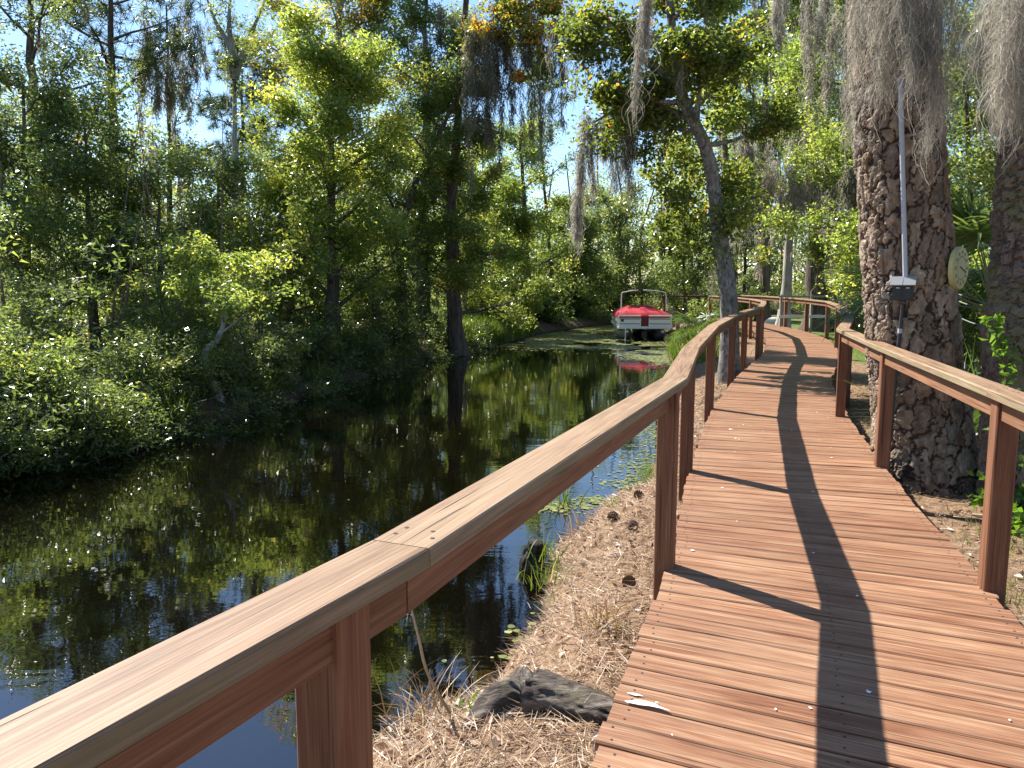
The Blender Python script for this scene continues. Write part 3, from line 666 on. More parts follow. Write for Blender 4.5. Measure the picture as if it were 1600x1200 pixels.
tree(207, 'bay_tree', 'leafy green tree seen between the big pine and the right-edge trunk', 1520, 19, (1510, 60), 0.14, 'bark_dark', 'leaf_mid', 24000, 0.09, 0.55, 16, (0.1, 1.0), 1.8, 0.5, subs=4, moss=16, mlen=1.2)
tree(208, 'water_oak', 'dark leafy tree hidden behind the right-edge trunk', 1650, 17, (1640, -40), 0.2, 'bark_dark', 'leaf_bay', 20000, 0.09, 0.6, 14, (0.15, 1.0), 2.2, 0.45, subs=4)
tree(209, 'bay_tree', 'green tree filling the view left of the big pine trunk above the palm', 1400, 22, (1395, 100), 0.14, 'bark_dark', 'leaf_bright', 32000, 0.10, 0.6, 16, (0.08, 1.0), 2.0, 0.5, subs=4)
tree(210, 'bay_tree', 'small dark evergreen behind the saw palmettos beside the boat', 1070, 41, (1068, 345), 0.14, 'bark_dark', 'leaf_mid', 15000, 0.12, 0.65, 13, (0.05, 1.0), 2.0, 0.5, subs=4, moss=14, mlen=1.3, mwid=0.04)

# leaning maple by the railing
def leaning_maple():
    rng = np.random.default_rng(301); d = 14.4
    base = on_ground((3.95, d))
    pts = [base, at(1138, 470, d), at(1122, 330, d), at(1105, 235, d - 0.2), at(1068, 150, d - 0.4), at(1052, 40, d - 0.5), at(1040, -160, d - 0.5)]
    tv, tf, cl, P, limbs = grow(rng, pts, 0.18, 0.055, 15, 0.50, 1.0, 1.35, 0.3, 4, wander=0.015, sides=14, flare=1.35)
    # long limb reaching out to the left
    lim = smooth_path([at(1064, 135, d - 0.4), at(1000, 88, d), at(950, 66, d + 0.3), at(905, 64, d + 0.6), at(865, 30, d + 0.9)], 14)
    v, f = tube_np(lim, np.linspace(0.085, 0.035, 14), 8, 0.05, rng); tf = np.vstack([tf, f + len(tv)]); tv = np.vstack([tv, v])
    lim2 = smooth_path([at(1085, 190, d - 0.2), at(1030, 165, d), at(985, 160, d + 0.2), at(930, 190, d + 0.4)], 12)
    v, f = tube_np(lim2, np.linspace(0.06, 0.02, 12), 7, 0.05, rng); tf = np.vstack([tf, f + len(tv)]); tv = np.vstack([tv, v])
    ext = []
    for q in (lim, lim2):
        for p in q[2:]: ext += [p + rng.normal(0, 0.22, 3) for _ in range(2)]
    # dark ivy-like clumps close to the trunk
    iv = []
    for k in range(26):
        a = at(rng.uniform(1040, 1165), rng.uniform(130, 420), d + rng.uniform(-0.7, 0.9)); iv.append(a)
    for k in range(10): iv.append(at(rng.uniform(950, 1045), rng.uniform(110, 260), d + rng.uniform(-0.3, 0.8)))
    for k in range(30): iv.append(at(rng.uniform(1015, 1200), rng.uniform(240, 415), d + rng.uniform(0, 1.2)))
    cl = np.vstack([cl, np.array(ext), np.array(iv)])
    lv = crown_leaves(rng, cl, 32000, 0.085, 0.34, 0.75, tvar=0.11, tmean=0.42)
    tops = np.vstack([lim[5:12], lim2[3:], cl[rng.choice(len(cl), 10)]])
    ms = moss_arrays(rng, tops, 0.9, 0.06, 70, 0.014, 6, 0.012)
    return finish_tree('maple_tree', 'mottled grey maple leaning left beside the water-side railing', 'tree', base, tv, tf, 'bark_mottled', lv, 'leaf_maple', ms)
leaning_maple()

# big pine beside the land-side railing: furrowed plates as real relief
def worley(u, v, cells_u, cells_v, seed):
    r = np.random.default_rng(seed); J = r.random((cells_v + 2, cells_u, 2)); ID = r.random((cells_v + 2, cells_u))
    iu = np.floor(u).astype(int); iv = np.floor(v).astype(int)
    d1 = np.full(u.shape, 9.0); d2 = np.full(u.shape, 9.0); cid = np.zeros(u.shape)
    for du in (-1, 0, 1):
        for dv in (-1, 0, 1):
            cu = (iu + du) % cells_u; cv = np.clip(iv + dv, 0, cells_v + 1)
            fx = iu + du + J[cv, cu, 0]; fy = iv + dv + J[cv, cu, 1]
            dd = np.hypot(u - fx, v - fy); c = ID[cv, cu]
            nearer = dd < d1
            d2 = np.where(nearer, d1, np.minimum(d2, dd)); cid = np.where(nearer, c, cid); d1 = np.where(nearer, dd, d1)
    return d1, d2, cid

def bark_trunk(path, radii, nu, nv, cells_u, cells_v, depth, seed):
    P = smooth_path(path, nv); R = np.interp(np.linspace(0, 1, nv), np.linspace(0, 1, len(radii)), radii)
    T = unit(np.gradient(P, axis=0)); A = unit(np.cross(T, [1.0, 0, 0])); B = np.cross(T, A)
    th = np.linspace(0, 2 * np.pi, nu, endpoint=False); U, Vv = np.meshgrid(th / (2 * np.pi), np.linspace(0, 1, nv))
    H_ = cells_v; w = (vnoise(U * 32, Vv * H_ * 2.2, 1.0, seed) - 0.5) * 0.6; w2 = (vnoise(U * 64, Vv * H_ * 8, 1.0, seed + 1) - 0.5) * 0.4; w3 = (vnoise(U * 64 * 2, Vv * H_ * 20, 1.0, seed + 7) - 0.5) * 0.25
    d1, d2, cid = worley((U * cells_u + w + w2 + w3) % cells_u, Vv * cells_v + w * 0.6 + w2 * 0.8, cells_u, cells_v, seed)
    e = np.clip((d2 - d1) / 0.26, 0, 1); plate = e * e * (3 - 2 * e)
    lay = vnoise(U * 32, Vv * H_ * 3.5, 1.0, seed + 2) * 0.6 + vnoise(U * 128, Vv * H_ * 9, 1.0, seed + 3) * 0.4; flake = (np.floor(lay * 5 + cid) / 5 - 0.5 + (lay * 5 % 1) * 0.06) * 0.75 * plate + (vnoise(U * 192, Vv * H_ * 30, 1.0, seed + 5) - 0.5) * 0.25
    rg = np.abs(vnoise(U * 16 + w * 0.6, Vv * H_ * 0.9 + w2, 1.0, seed + 11) - 0.5); plate = plate * (0.25 + 0.75 * np.clip(rg / 0.07, 0, 1))
    lump = (vnoise(U * 5 % 5, Vv * 7, 1.0, seed + 4) - 0.5) * 0.05
    rr = R[:, None] * (1 + lump) + depth * (plate * (0.6 + 0.6 * cid) + flake - 0.6)
    V = P[:, None, :] + rr[..., None] * (np.cos(th)[None, :, None] * A[:, None, :] + np.sin(th)[None, :, None] * B[:, None, :])
    i = np.arange(nv - 1)[:, None]; j = np.arange(nu)[None, :]; j2 = (j + 1) % nu
    F = np.stack([i * nu + j, i * nu + j2, (i + 1) * nu + j2, (i + 1) * nu + j], -1).reshape(-1, 4)
    return V.reshape(-1, 3), F, plate.ravel(), cid.ravel(), P, R

PD = 7.35
pine_base = np.array([at(1450, 755, PD)[0], PD, -0.42])
ppath = [pine_base, at(1428, 560, PD), at(1412, 330, PD), at(1398, 100, PD), at(1388, -140, PD)]
V, F, plate, cid, pineP, pineR = bark_trunk(ppath, [0.54, 0.43, 0.392, 0.38, 0.375, 0.37, 0.368, 0.366, 0.363, 0.36], 280, 460, 19, 22, 0.024, 41)
pine = empty('pine_tree', pine_base); tag(pine, 'massive rough-barked pine hard against the land-side railing', 'tree')
obj('trunk', mesh_np('trunk', V - pine_base, F, False, {'plate': plate, 'cell': cid}), M['bark_pine'], pine)
rng = np.random.default_rng(42)
tv, tf, cl, _, pl = grow(rng, [ppath[-1] - np.array([0, 0, 0.3]), ppath[-1] + np.array([-0.1, 0.1, 12])], 0.352, 0.08, 14, 0.4, 1.0, 3.0, 0.2, 3, flare=1.0)
obj('upper_trunk', mesh_np('upper_trunk', tv - pine_base, tf, True), M['bark_brown'], pine)
V, F, t = needle_tufts(rng, cl, 24, 0.28, 0.012, 0.45); obj('crown', mesh_np('crown', V - pine_base, F, False, {'tint': t}), M['needle'], pine)

# right-edge trunk, knobby and dark, vine at its foot
RD = 6.6
rb_ = np.array([at(1612, 800, RD)[0] + 0.03, RD, -0.42])
rpath = [rb_, at(1606, 560, RD), at(1612, 400, RD), at(1618, 250, RD), at(1640, 60, RD), at(1655, -140, RD)]
V, F, plate, cid, rP, rR = bark_trunk(rpath, [0.42, 0.31, 0.285, 0.27, 0.25, 0.24], 160, 330, 15, 40, 0.034, 77)
rt = empty('oak_tree', rb_); tag(rt, 'knobby purple-brown trunk cut by the right edge of the photo', 'tree')
lump = V - rb_
obj('trunk', mesh_np('trunk', lump, F, False, {'plate': plate, 'cell': cid}), M['bark_mossy'], rt)
rng = np.random.default_rng(43)
tv, tf, cl, _, rl = grow(rng, [rpath[-1] - np.array([0, 0, 0.2]), rpath[-1] + np.array([0.5, 0.3, 6.5])], 0.235, 0.05, 12, 0.25, 1.0, 2.6, 0.2, 4, flare=1.0)
obj('limbs', mesh_np('limbs', tv - rb_, tf, True), M['bark_brown'], rt)
V, F, t = crown_leaves(rng, cl, 9000, 0.09, 0.4); obj('crown', mesh_np('crown', V - rb_, F, False, {'tint': t}), M['leaf_mid'], rt)

# vine climbing the right-edge trunk
rng = np.random.default_rng(44)
vine_path = smooth_path([np.array([rb_[0] - 0.12, RD - 0.42, -0.35]), at(1568, 700, RD - 0.40), at(1572, 600, RD - 0.345), at(1562, 540, RD - 0.34), at(1545, 500, RD - 0.31)], 30)
vo = empty('climbing_vine', vine_path[0]); tag(vo, 'bright green vine climbing the foot of the right-edge trunk', 'vine')
v, f = tube_np(vine_path, np.full(30, 0.006), 5); obj('stem', mesh_np('stem', v - vine_path[0], f, True), M['bark_brown'], vo)
pos = vine_path[rng.integers(0, 30, 130)] + rng.normal(0, 0.03, (130, 3)) + [0, -0.03, 0]
V, F, t = leaf_arrays(rng, pos, rng.uniform(0.05, 0.10, 130), 0.8, None, 0.3)
obj('leaves', mesh_np('leaves', V - vine_path[0], F, False, {'tint': t}), M['leaf_ivy'], vo)

# long limbs that carry the near moss across the top right
def limb_object(name, label, pts, r0, r1, mat='bark_brown', cat='branch'):
    P = smooth_path(pts, 18); rng = np.random.default_rng(int(abs(P[0][0]) * 1000)); v, f = tube_np(P, np.linspace(r0, r1, 18), 8, 0.06, rng)
    o = obj(name, mesh_np(name, v - P[0], f, True), M[mat], None, P[0]); tag(o, label, cat); return P

# near tresses of moss
def moss_thing(seed, label, tops, length, radius, strands, width, K=8, curl=0.012, mat='moss'):
    rng = np.random.default_rng(seed); tops = np.asarray(tops, float); b = tops[0]
    V, F, t = moss_arrays(rng, tops, np.asarray(length, float), radius, strands, width, K, curl)
    o = obj('spanish_moss', mesh_np('spanish_moss', V - b, F, False, {'tint': t}), M[mat], None, b)
    return tag(o, label, 'moss', 'grey moss hanging from the trees')
def row(x0, x1, y0, y1, d, n, seed):
    r = np.random.default_rng(seed); return [at(x0 + (x1 - x0) * (i + r.random() * 0.7) / n, y0 + (y1 - y0) * r.random(), d + r.normal(0, 0.12)) for i in range(n)]
moss_thing(1, 'thick pale tress of moss hanging before the pine, above the grey conduit', row(1398, 1425, -90, -60, 6.3, 2, 1), [1.05, 0.85], 0.08, 1000, 0.0036, 8, 0.013)
moss_thing(2, 'broad thin moss drape over the upper left side of the big pine', row(1340, 1392, -100, -40, 6.5, 4, 2), [1.1, 1.75, 1.2, 0.8], 0.085, 420, 0.0034, 8, 0.013)
moss_thing(3, 'long tapering moss tail between the big pine and the right-edge trunk', row(1455, 1500, -80, -50, 6.2, 4, 3), [1.2, 1.85, 1.1, 0.8], 0.10, 600, 0.0036, 8, 0.013)
moss_thing(4, 'shaggy moss mass at the top right corner of the photo', row(1552, 1625, -70, -20, 5.6, 5, 4), [0.6, 1.1, 0.8, 1.25, 0.9], 0.11, 900, 0.0036, 8, 0.013)
moss_thing(5, 'single thin moss tress crossing the leafy crown of the leaning maple', row(1012, 1018, -80, -60, 11, 2, 5), [1.9, 1.2], 0.07, 900, 0.007, 7, 0.010)
moss_thing(6, 'moss tuft hanging left of the pale forked cypress top', row(1215, 1230, -80, -40, 12, 3, 6), [1.0, 1.2, 0.8], 0.10, 500, 0.008, 7, 0.010)
# moss curtain over the canal, hung from the dark oak's limb
cur = limb_object('oak_limb', 'dark limb carrying the curtain of moss over the canal', [at(738, 70, 23.2), at(775, 30, 22.7), at(830, 8, 22.2), at(900, -40, 21.5)], 0.11, 0.05, 'bark_dark')
_r = np.random.default_rng(88); _c = np.vstack([cur[3:] + _r.normal(0, 0.45, (15, 3)) for _ in range(4)] + [np.array([at(_r.uniform(805, 875), _r.uniform(-20, 130), 21.8 + _r.normal(0, 0.3)) for _ in range(14)])])
V, F, t = crown_leaves(_r, _c, 9000, 0.10, 0.38, 0.6, tvar=0.12, tmean=0.66, tri=True)
_l = [o for o in bpy.data.objects if o.name.startswith('oak_limb')][-1]
obj('leaves', mesh_np('leaves', V - cur[0], F, False, {'tint': t}), M['leaf_maple'], _l)
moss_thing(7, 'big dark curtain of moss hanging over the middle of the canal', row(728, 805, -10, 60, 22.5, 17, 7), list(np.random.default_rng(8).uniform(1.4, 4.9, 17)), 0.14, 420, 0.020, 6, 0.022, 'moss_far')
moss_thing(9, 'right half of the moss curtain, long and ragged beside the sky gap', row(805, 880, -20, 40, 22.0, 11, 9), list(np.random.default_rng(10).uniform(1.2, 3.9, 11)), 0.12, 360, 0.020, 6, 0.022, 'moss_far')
moss_thing(10, 'very long pale moss rope hanging left of the boat frame', [at(918, 165, 15), at(914, 180, 15), at(908, 240, 15), at(903, 300, 15)], [1.5, 1.6, 1.2, 1.2], 0.075, 620, 0.010, 6, 0.013)
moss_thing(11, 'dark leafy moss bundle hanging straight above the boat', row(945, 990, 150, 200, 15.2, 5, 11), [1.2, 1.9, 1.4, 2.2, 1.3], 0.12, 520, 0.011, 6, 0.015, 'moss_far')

def U(seed, a, b, n): return list(np.random.default_rng(seed).uniform(a, b, n))
moss_thing(12, 'pale moss curtain left of the pale forked cypress, above the far boardwalk', row(1150, 1225, 190, 330, 29, 16, 12), U(13, 0.8, 2.6, 16), 0.14, 260, 0.028, 5, 0.03, 'moss')
moss_thing(14, 'pale moss curtain right of the pale forked cypress, above the far railing', row(1232, 1330, 150, 330, 28, 20, 14), U(15, 0.8, 2.8, 20), 0.14, 260, 0.028, 5, 0.03, 'moss')
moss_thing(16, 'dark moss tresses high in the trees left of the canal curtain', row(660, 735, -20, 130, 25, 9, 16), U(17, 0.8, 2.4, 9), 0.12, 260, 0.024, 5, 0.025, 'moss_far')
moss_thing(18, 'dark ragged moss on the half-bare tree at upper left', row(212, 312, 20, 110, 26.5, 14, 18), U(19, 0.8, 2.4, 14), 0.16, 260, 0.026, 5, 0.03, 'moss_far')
moss_thing(20, 'thin moss strands high left of the big pine', row(1255, 1330, -60, 60, 20, 10, 20), U(21, 0.8, 2.4, 10), 0.12, 260, 0.018, 5, 0.02, 'moss')
# ------------------------------------------------------------------ shrubs and small plants
def shrub(seed, name, label, x, y, h, w, leafmat='leaf_bay', n=9000, size=0.08, aspect=0.36, stems=9, tmean=0.42, csize=0.26, up=0.5, cat='shrub'):
    rng = np.random.default_rng(seed); base = on_ground((x, y)); Vs, Fs, nn, cl = [], [], 0, []
    for i in range(stems):
        a = i * 2.4 + rng.random(); sp = w * rng.uniform(0.35, 1.0); hh = h * rng.uniform(0.55, 1.0) * (1.1 - 0.4 * sp / w)
        tip = base + np.array([math.cos(a) * sp, math.sin(a) * sp, hh]); P = smooth_path([base + rng.normal(0, 0.05, 3) * [1, 1, 0], base + (tip - base) * 0.45 + rng.normal(0, 0.06, 3), tip], 8)
        v, f = tube_np(P, np.linspace(0.018, 0.004, 8), 5); Vs.append(v); Fs.append(f + nn); nn += len(v)
        for j in range(2, 8): cl += [P[j] + rng.normal(0, 0.13 * w + 0.03, 3) for _ in range(2)]
    lv = crown_leaves(rng, np.array(cl), n, size, csize, aspect, tmean=tmean, up=up, tri=y > 12)
    lv[0][:, 2] = np.maximum(lv[0][:, 2], WATER_Z + 0.03)
    return finish_tree(name, label, cat, base, np.vstack(Vs), np.vstack(Fs), 'bark_dark', lv, leafmat, leafname='leaves')

shrub(401, 'laurel_shrub', 'upright glossy laurel shrub at the left edge of the photo', -6.75, 10.6, 1.95, 0.75, 'leaf_mid', 9000, 0.085, 0.30, 13, 0.45)
shrub(402, 'laurel_shrub', 'glossy low shrub hanging over the water at the left edge', -6.35, 9.7, 0.95, 0.85, 'leaf_bay', 8000, 0.085, 0.34, 12, 0.5)
shrub(403, 'laurel_shrub', 'glossy shrub overhanging the dark water right of the left-edge laurel', -5.75, 10.8, 0.9, 0.8, 'leaf_bay', 8000, 0.08, 0.34, 12, 0.5)
shrub(404, 'holly_shrub', 'dark leafy shrub below the small tree with bright top', -5.9, 12.8, 1.2, 0.9, 'leaf_bay', 9000, 0.075)
shrub(405, 'holly_shrub', 'dark shrub in deep shade left of the pale crooked trunk', -5.5, 14.2, 1.1, 0.9, 'leaf_bay', 9000, 0.075)
shrub(406, 'holly_shrub', 'dark shrub in deep shade right of the pale crooked trunk', -4.9, 15.8, 1.2, 0.9, 'leaf_bay', 9000, 0.075)
shrub(407, 'holly_shrub', 'dark shrub midway along the shaded left bank', -4.6, 18.0, 1.3, 1.0, 'leaf_bay', 9000, 0.08)
shrub(408, 'holly_shrub', 'shaded shrub at the water edge below the big bright tree', -4.0, 20.0, 1.2, 1.0, 'leaf_bay', 9000, 0.08)
shrub(409, 'holly_shrub', 'shaded shrub at the foot of the leaning forked tree', -3.5, 22.4, 1.2, 1.0, 'leaf_bay', 9000, 0.085)
shrub(410, 'wax_myrtle', 'shrub with a sunlit yellow-green top in front of the left bank trees', -6.4, 15.0, 2.6, 1.2, 'leaf_mid', 13000, 0.08, 0.34, 14, 0.45)
shrub(411, 'wax_myrtle', 'tall dim shrub behind the left-edge laurel', -8.6, 13.5, 2.4, 1.3, 'leaf_bay', 11000, 0.08)
shrub(412, 'wax_myrtle', 'tall dim shrub between the dark evergreens on the left bank', -7.3, 18.0, 2.6, 1.3, 'leaf_bay', 11000, 0.085)
shrub(413, 'wax_myrtle', 'tall green shrub under the big bright tree', -5.6, 21.0, 2.6, 1.4, 'leaf_mid', 12000, 0.085)
shrub(414, 'wax_myrtle', 'dark green shrub between the leaning tree and the bright tree', -4.4, 24.5, 2.6, 1.4, 'leaf_mid', 11000, 0.09)
shrub(415, 'elder_shrub', 'bright sunlit shrub above the grassy point at the canal bend', -1.5, 33.5, 2.0, 1.3, 'leaf_bright', 9000, 0.12, 0.45, 11, 0.6)
shrub(416, 'elder_shrub', 'broad-leaved sunlit shrub right of the grassy point', 0.1, 36.5, 1.8, 1.3, 'leaf_bright', 9000, 0.13, 0.5, 11, 0.55)
shrub(417, 'elder_shrub', 'grey-green shrub at the foot of the bold dark trunk', 1.3, 40.0, 1.9, 1.4, 'leaf_mid', 8000, 0.13, 0.5)
shrub(418, 'elder_shrub', 'dark shrub on the far bank left of the boat', 3.2, 45.0, 2.2, 1.6, 'leaf_bay', 8000, 0.14, 0.5)
shrub(419, 'elder_shrub', 'dark shrub on the far bank directly behind the boat', 6.2, 49.0, 2.3, 1.7, 'leaf_bay', 8000, 0.14, 0.5)
shrub(420, 'elder_shrub', 'leafy shrub on the grassy shore right of the boat', 7.7, 33.0, 1.2, 0.8, 'leaf_mid', 5000, 0.10, 0.4)
shrub(421, 'broadleaf_plant', 'bright broad-leaved plant behind the nearest land-side post', 3.92, 5.55, 0.34, 0.25, 'leaf_ivy', 420, 0.09, 0.8, 10, 0.5, 0.12, cat='plant')
shrub(422, 'broadleaf_plant', 'broad green leaves at the right edge beyond the land-side railing', 4.0, 5.0, 0.36, 0.3, 'leaf_ivy', 420, 0.10, 0.8, 10, 0.4, 0.12, cat='plant')
shrub(423, 'broadleaf_plant', 'low green leaves at the foot of the right-edge trunk', 4.0, 6.1, 0.34, 0.3, 'leaf_ivy', 360, 0.09, 0.8, 9, 0.4, 0.1, cat='plant')
shrub(424, 'wax_myrtle', 'dark leafy shrub behind the round dial and right of the big pine', 6.1, 11.2, 1.9, 0.9, 'leaf_bay', 8000, 0.075)
shrub(425, 'wax_myrtle', 'dark shrub low behind the right-edge trunk', 6.2, 9.2, 1.3, 0.8, 'leaf_mid', 7000, 0.075)
shrub(429, 'wax_myrtle', 'sunlit leafy shrub in the gap between the big pine and the right-edge trunk', 7.2, 12.6, 2.6, 1.0, 'leaf_bright', 9000, 0.08, 0.4, 14, 0.5)
shrub(426, 'wax_myrtle', 'dark shrub behind the low white fence', 12.5, 31.5, 2.6, 1.7, 'leaf_bay', 8000, 0.12, 0.45)
shrub(427, 'wax_myrtle', 'dark shrub left of the thick dark trunk at the boardwalk bend', 10.3, 36.5, 2.4, 1.5, 'leaf_bay', 8000, 0.12, 0.45)
shrub(428, 'wax_myrtle', 'dark shrub between the fence and the palm', 10.8, 24.0, 2.4, 1.3, 'leaf_bay', 8000, 0.10, 0.45)

# small tree with a pale crooked trunk on the shaded bank
rng = np.random.default_rng(450)
cb = on_ground((-5.05, 13.75)); cp = [cb, at(318, 560, 13.7), at(345, 525, 13.9), at(352, 470, 14.1), at(310, 400, 14.3)]
tv, tf, cl, _, _ = grow(rng, cp, 0.075, 0.02, 11, 0.5, 1.0, 1.1, 0.5, 4, wander=0.02)
lv = crown_leaves(rng, cl, 7000, 0.085, 0.3, 0.42, tmean=0.5)
finish_tree('small_tree', 'small tree with a pale crooked trunk and a glowing bright top', 'tree', cb, tv, tf, 'bark_grey', lv, 'leaf_bright')

# grass tufts
def tuft_arrays(rng, base, n, length, width, spread=0.6, K=6, droop=0.9):
    a = rng.uniform(0, 2 * np.pi, n); tl = rng.uniform(0.1, 1.0, n) * spread; L = length * rng.uniform(0.5, 1.1, n)
    q = np.linspace(0, 1, K)[None, :]
    hor = (tl * L)[:, None] * (q + droop * 0.5 * q ** 2); ver = L[:, None] * (q - droop * tl[:, None] * 0.75 * q ** 2)
    st = rng.normal(0, 0.05 + 0.08 * length, (n, 2))
    P = np.stack([base[0] + st[:, :1] + np.cos(a)[:, None] * hor, base[1] + st[:, 1:] + np.sin(a)[:, None] * hor, base[2] + ver], -1)
    P += np.cumsum(rng.normal(0, 0.012 * length, P.shape), 1)
    w = width * rng.uniform(0.6, 1.3, n)[:, None] * (1 - q ** 2 * 0.92)
    V, F = strip_arrays(rng, P, w); t = np.repeat(np.clip(rng.normal(0.5, 0.25, n), 0, 1), K * 2)
    return V, F, t
def tuft(seed, name, label, x, y, n, length, width, mat='grass', spread=0.6, droop=0.9, z=None, cat='grass'):
    rng = np.random.default_rng(seed); b = np.array([x, y, (gz(x, y) - 0.02) if z is None else z])
    V, F, t = tuft_arrays(rng, b, n, length, width, spread, 6, droop)
    return tag(obj(name, mesh_np(name, V - b, F, False, {'tint': t}), M[mat], None, b), label, cat)
tuft(501, 'grass_tuft', 'bright green grass tuft at the edge of the near pine-straw bank', 0.24, 5.55, 34, 0.26, 0.010, z=-0.60)
tuft(502, 'grass_tuft', 'thin curling grass by the black stub at the near water edge', 0.30, 6.15, 26, 0.30, 0.009, z=-0.62)
tuft(503, 'dry_grass_tuft', 'dry straw-coloured grass tuft beside the black stub', 0.62, 6.75, 90, 0.34, 0.008, 'dry_grass', 0.5, z=-0.66)
tuft(504, 'grass_tuft', 'small green sprig beyond the dry grass tuft', 0.98, 7.15, 22, 0.16, 0.014, 'leaf_ivy', 0.8, z=-0.5)
tuft(505, 'dry_grass_tuft', 'dead grass clump between the log and the boardwalk edge', 0.50, 4.15, 70, 0.22, 0.009, 'dry_grass', 0.9)
tuft(506, 'dry_grass_tuft', 'dead grass clump at the near end of the log below the railing', -0.42, 3.55, 80, 0.34, 0.009, 'dry_grass', 0.9)
tuft(507, 'grass_tuft', 'tiny fresh green sprig growing on the log', -0.18, 3.46, 18, 0.11, 0.020, 'leaf_ivy', 0.9, z=-0.42)
tuft(508, 'marsh_grass', 'emergent bright grass in the water beyond the tilted railing', 0.55, 8.3, 40, 0.34, 0.010, z=WATER_Z)
tuft(509, 'marsh_grass', 'emergent grass clump in the lily patch by the third post', 1.65, 9.3, 60, 0.36, 0.012, z=WATER_Z)
for sd_, x_, y_, n_, l_, lab_ in ((551, 0.31, 5.25, 16, 0.15, 'short green tuft on the eroded edge nearest the log'), (552, 0.36, 5.9, 20, 0.20, 'green tuft on the edge just nearer than the black stub'), (553, 1.25, 7.75, 24, 0.20, 'green tuft at the waterline beyond the pine cones'), (554, 1.55, 8.5, 26, 0.24, 'green tuft at the waterline beside the second post'), (555, 2.05, 10.3, 30, 0.30, 'green tuft at the waterline beside the third post')):
    tuft(sd_, 'grass_tuft', lab_, x_, y_, n_, l_, 0.010, spread=0.8)
tuft(510, 'palm_grass', 'long arching pale grass clump right of the big pine', 4.95, 8.5, 220, 1.55, 0.022, 'palm', 0.75, 1.15, cat='plant')
tuft(511, 'golden_grass', 'golden arching grass clump on the sunlit left bank', -5.75, 11.5, 170, 0.75, 0.014, 'grass', 0.9)
tuft(512, 'golden_grass', 'long bladed grass drooping to the water left of the pale crooked trunk', -5.25, 12.3, 150, 0.75, 0.015, 'grass', 1.0)
tuft(513, 'sedge_clump', 'sedge clump lit yellow right of the pale crooked trunk', -4.7, 15.0, 130, 0.75, 0.016, 'grass', 0.8)
tuft(514, 'sedge_clump', 'dim sedge clump farther along the shaded left bank', -4.3, 17.2, 120, 0.7, 0.016, 'grass', 0.8)
tuft(515, 'sedge_clump', 'dim sedge clump at the end of the shaded left bank', -3.2, 21.8, 120, 0.7, 0.018, 'grass', 0.8)

# bank grass: nobody could count these blades
def bank_grass(name, label, seed, pts, n, length, width, mat):
    rng = np.random.default_rng(seed); P = np.asarray(pts, float); k = rng.integers(0, len(P), n)
    c = P[k, :2] + rng.normal(0, 1, (n, 2)) * P[k, 2:3]
    z = ground_z(c[:, 0], c[:, 1]); ok = z > WATER_Z - 0.03; c, z = c[ok], z[ok]; n = len(c)
    a = rng.uniform(0, 6.28, n); tl = rng.uniform(0, 0.7, n); L = length * rng.uniform(0.4, 1.2, n); q = np.linspace(0, 1, 4)[None, :]
    Pq = np.stack([c[:, :1] + np.cos(a)[:, None] * (tl * L)[:, None] * q ** 1.5, c[:, 1:] + np.sin(a)[:, None] * (tl * L)[:, None] * q ** 1.5, z[:, None] - 0.02 + L[:, None] * (q - 0.35 * tl[:, None] * q ** 2)], -1)
    V, F = strip_arrays(rng, Pq, width * (1 - 0.9 * q ** 2) * rng.uniform(0.6, 1.3, n)[:, None])
    t = np.repeat(np.clip(rng.normal(0.5, 0.22, n), 0, 1), 8)
    return tag(obj(name, mesh_np(name, V, F, False, {'tint': t}), M[mat]), label, kind='stuff')
bank_grass('bank_grass', 'sunlit grass on the point at the canal bend', 520, [(-1.6, 29.5, 0.5), (-1.2, 31, 0.6), (-0.7, 30.3, 0.4), (-0.3, 33, 0.7), (-2.0, 28.5, 0.5), (0.5, 35, 0.7)], 9000, 0.65, 0.028, 'grass')
bank_grass('shore_grass', 'bright grass along the shore by the boat', 521, [(5.2, 27.2, 0.5), (5.4, 25, 0.5), (6.2, 29.2, 0.6), (5.0, 23, 0.5), (4.6, 20.5, 0.4), (6.8, 31, 0.5)], 8000, 0.40, 0.018, 'grass')
bank_grass('lawn_grass', 'short sunlit lawn grass beyond the land-side railing', 522, [(9.2, 17.5, 0.9), (10.2, 20.5, 1.0), (8.2, 15, 0.7), (11, 24, 1.2), (6.9, 12.6, 0.5), (11.3, 27, 1.1), (10, 22, 1)], 16000, 0.085, 0.010, 'grass')
def leafy_mass(name, label, seed, n, size, csize, mat, K, dist, hmax, ylo, yhi, side=-1, tmean=0.42, aspect=0.4):
    rng = np.random.default_rng(seed); y = ylo + (yhi - ylo) * rng.random(K); d = dist[0] + (dist[1] - dist[0]) * rng.random(K)
    x = (left_edge_x(y) - d) if side < 0 else (right_edge_x(y) + d)
    z = ground_z(x, y) + hmax * rng.random(K) ** 1.3 * np.clip(0.35 + d / 2.0, 0, 1) * (0.5 + vnoise(x, y, 0.45, seed)) + 0.08
    V, F, t = crown_leaves(rng, np.c_[x, y, z], n, size, csize, aspect, tmean=tmean, tri=True); V[:, 2] = np.maximum(V[:, 2], WATER_Z + 0.02)
    return tag(obj(name, mesh_np(name, V, F, False, {'tint': t}), M[mat]), label, kind='stuff')
leafy_mass('bank_undergrowth', 'tangled dark undergrowth overhanging the water along the left bank', 523, 90000, 0.075, 0.24, 'leaf_bay', 1500, (-0.35, 2.2), 0.95, 7, 29, tmean=0.4)
leafy_mass('wood_undergrowth', 'dim thicket under the trees of the left wood', 525, 70000, 0.11, 0.5, 'leaf_mid', 900, (2.0, 11), 3.0, 8, 40)
leafy_mass('deep_undergrowth', 'thicket deep in the left wood', 526, 60000, 0.17, 0.8, 'leaf_mid', 500, (9, 26), 4.6, 14, 60)
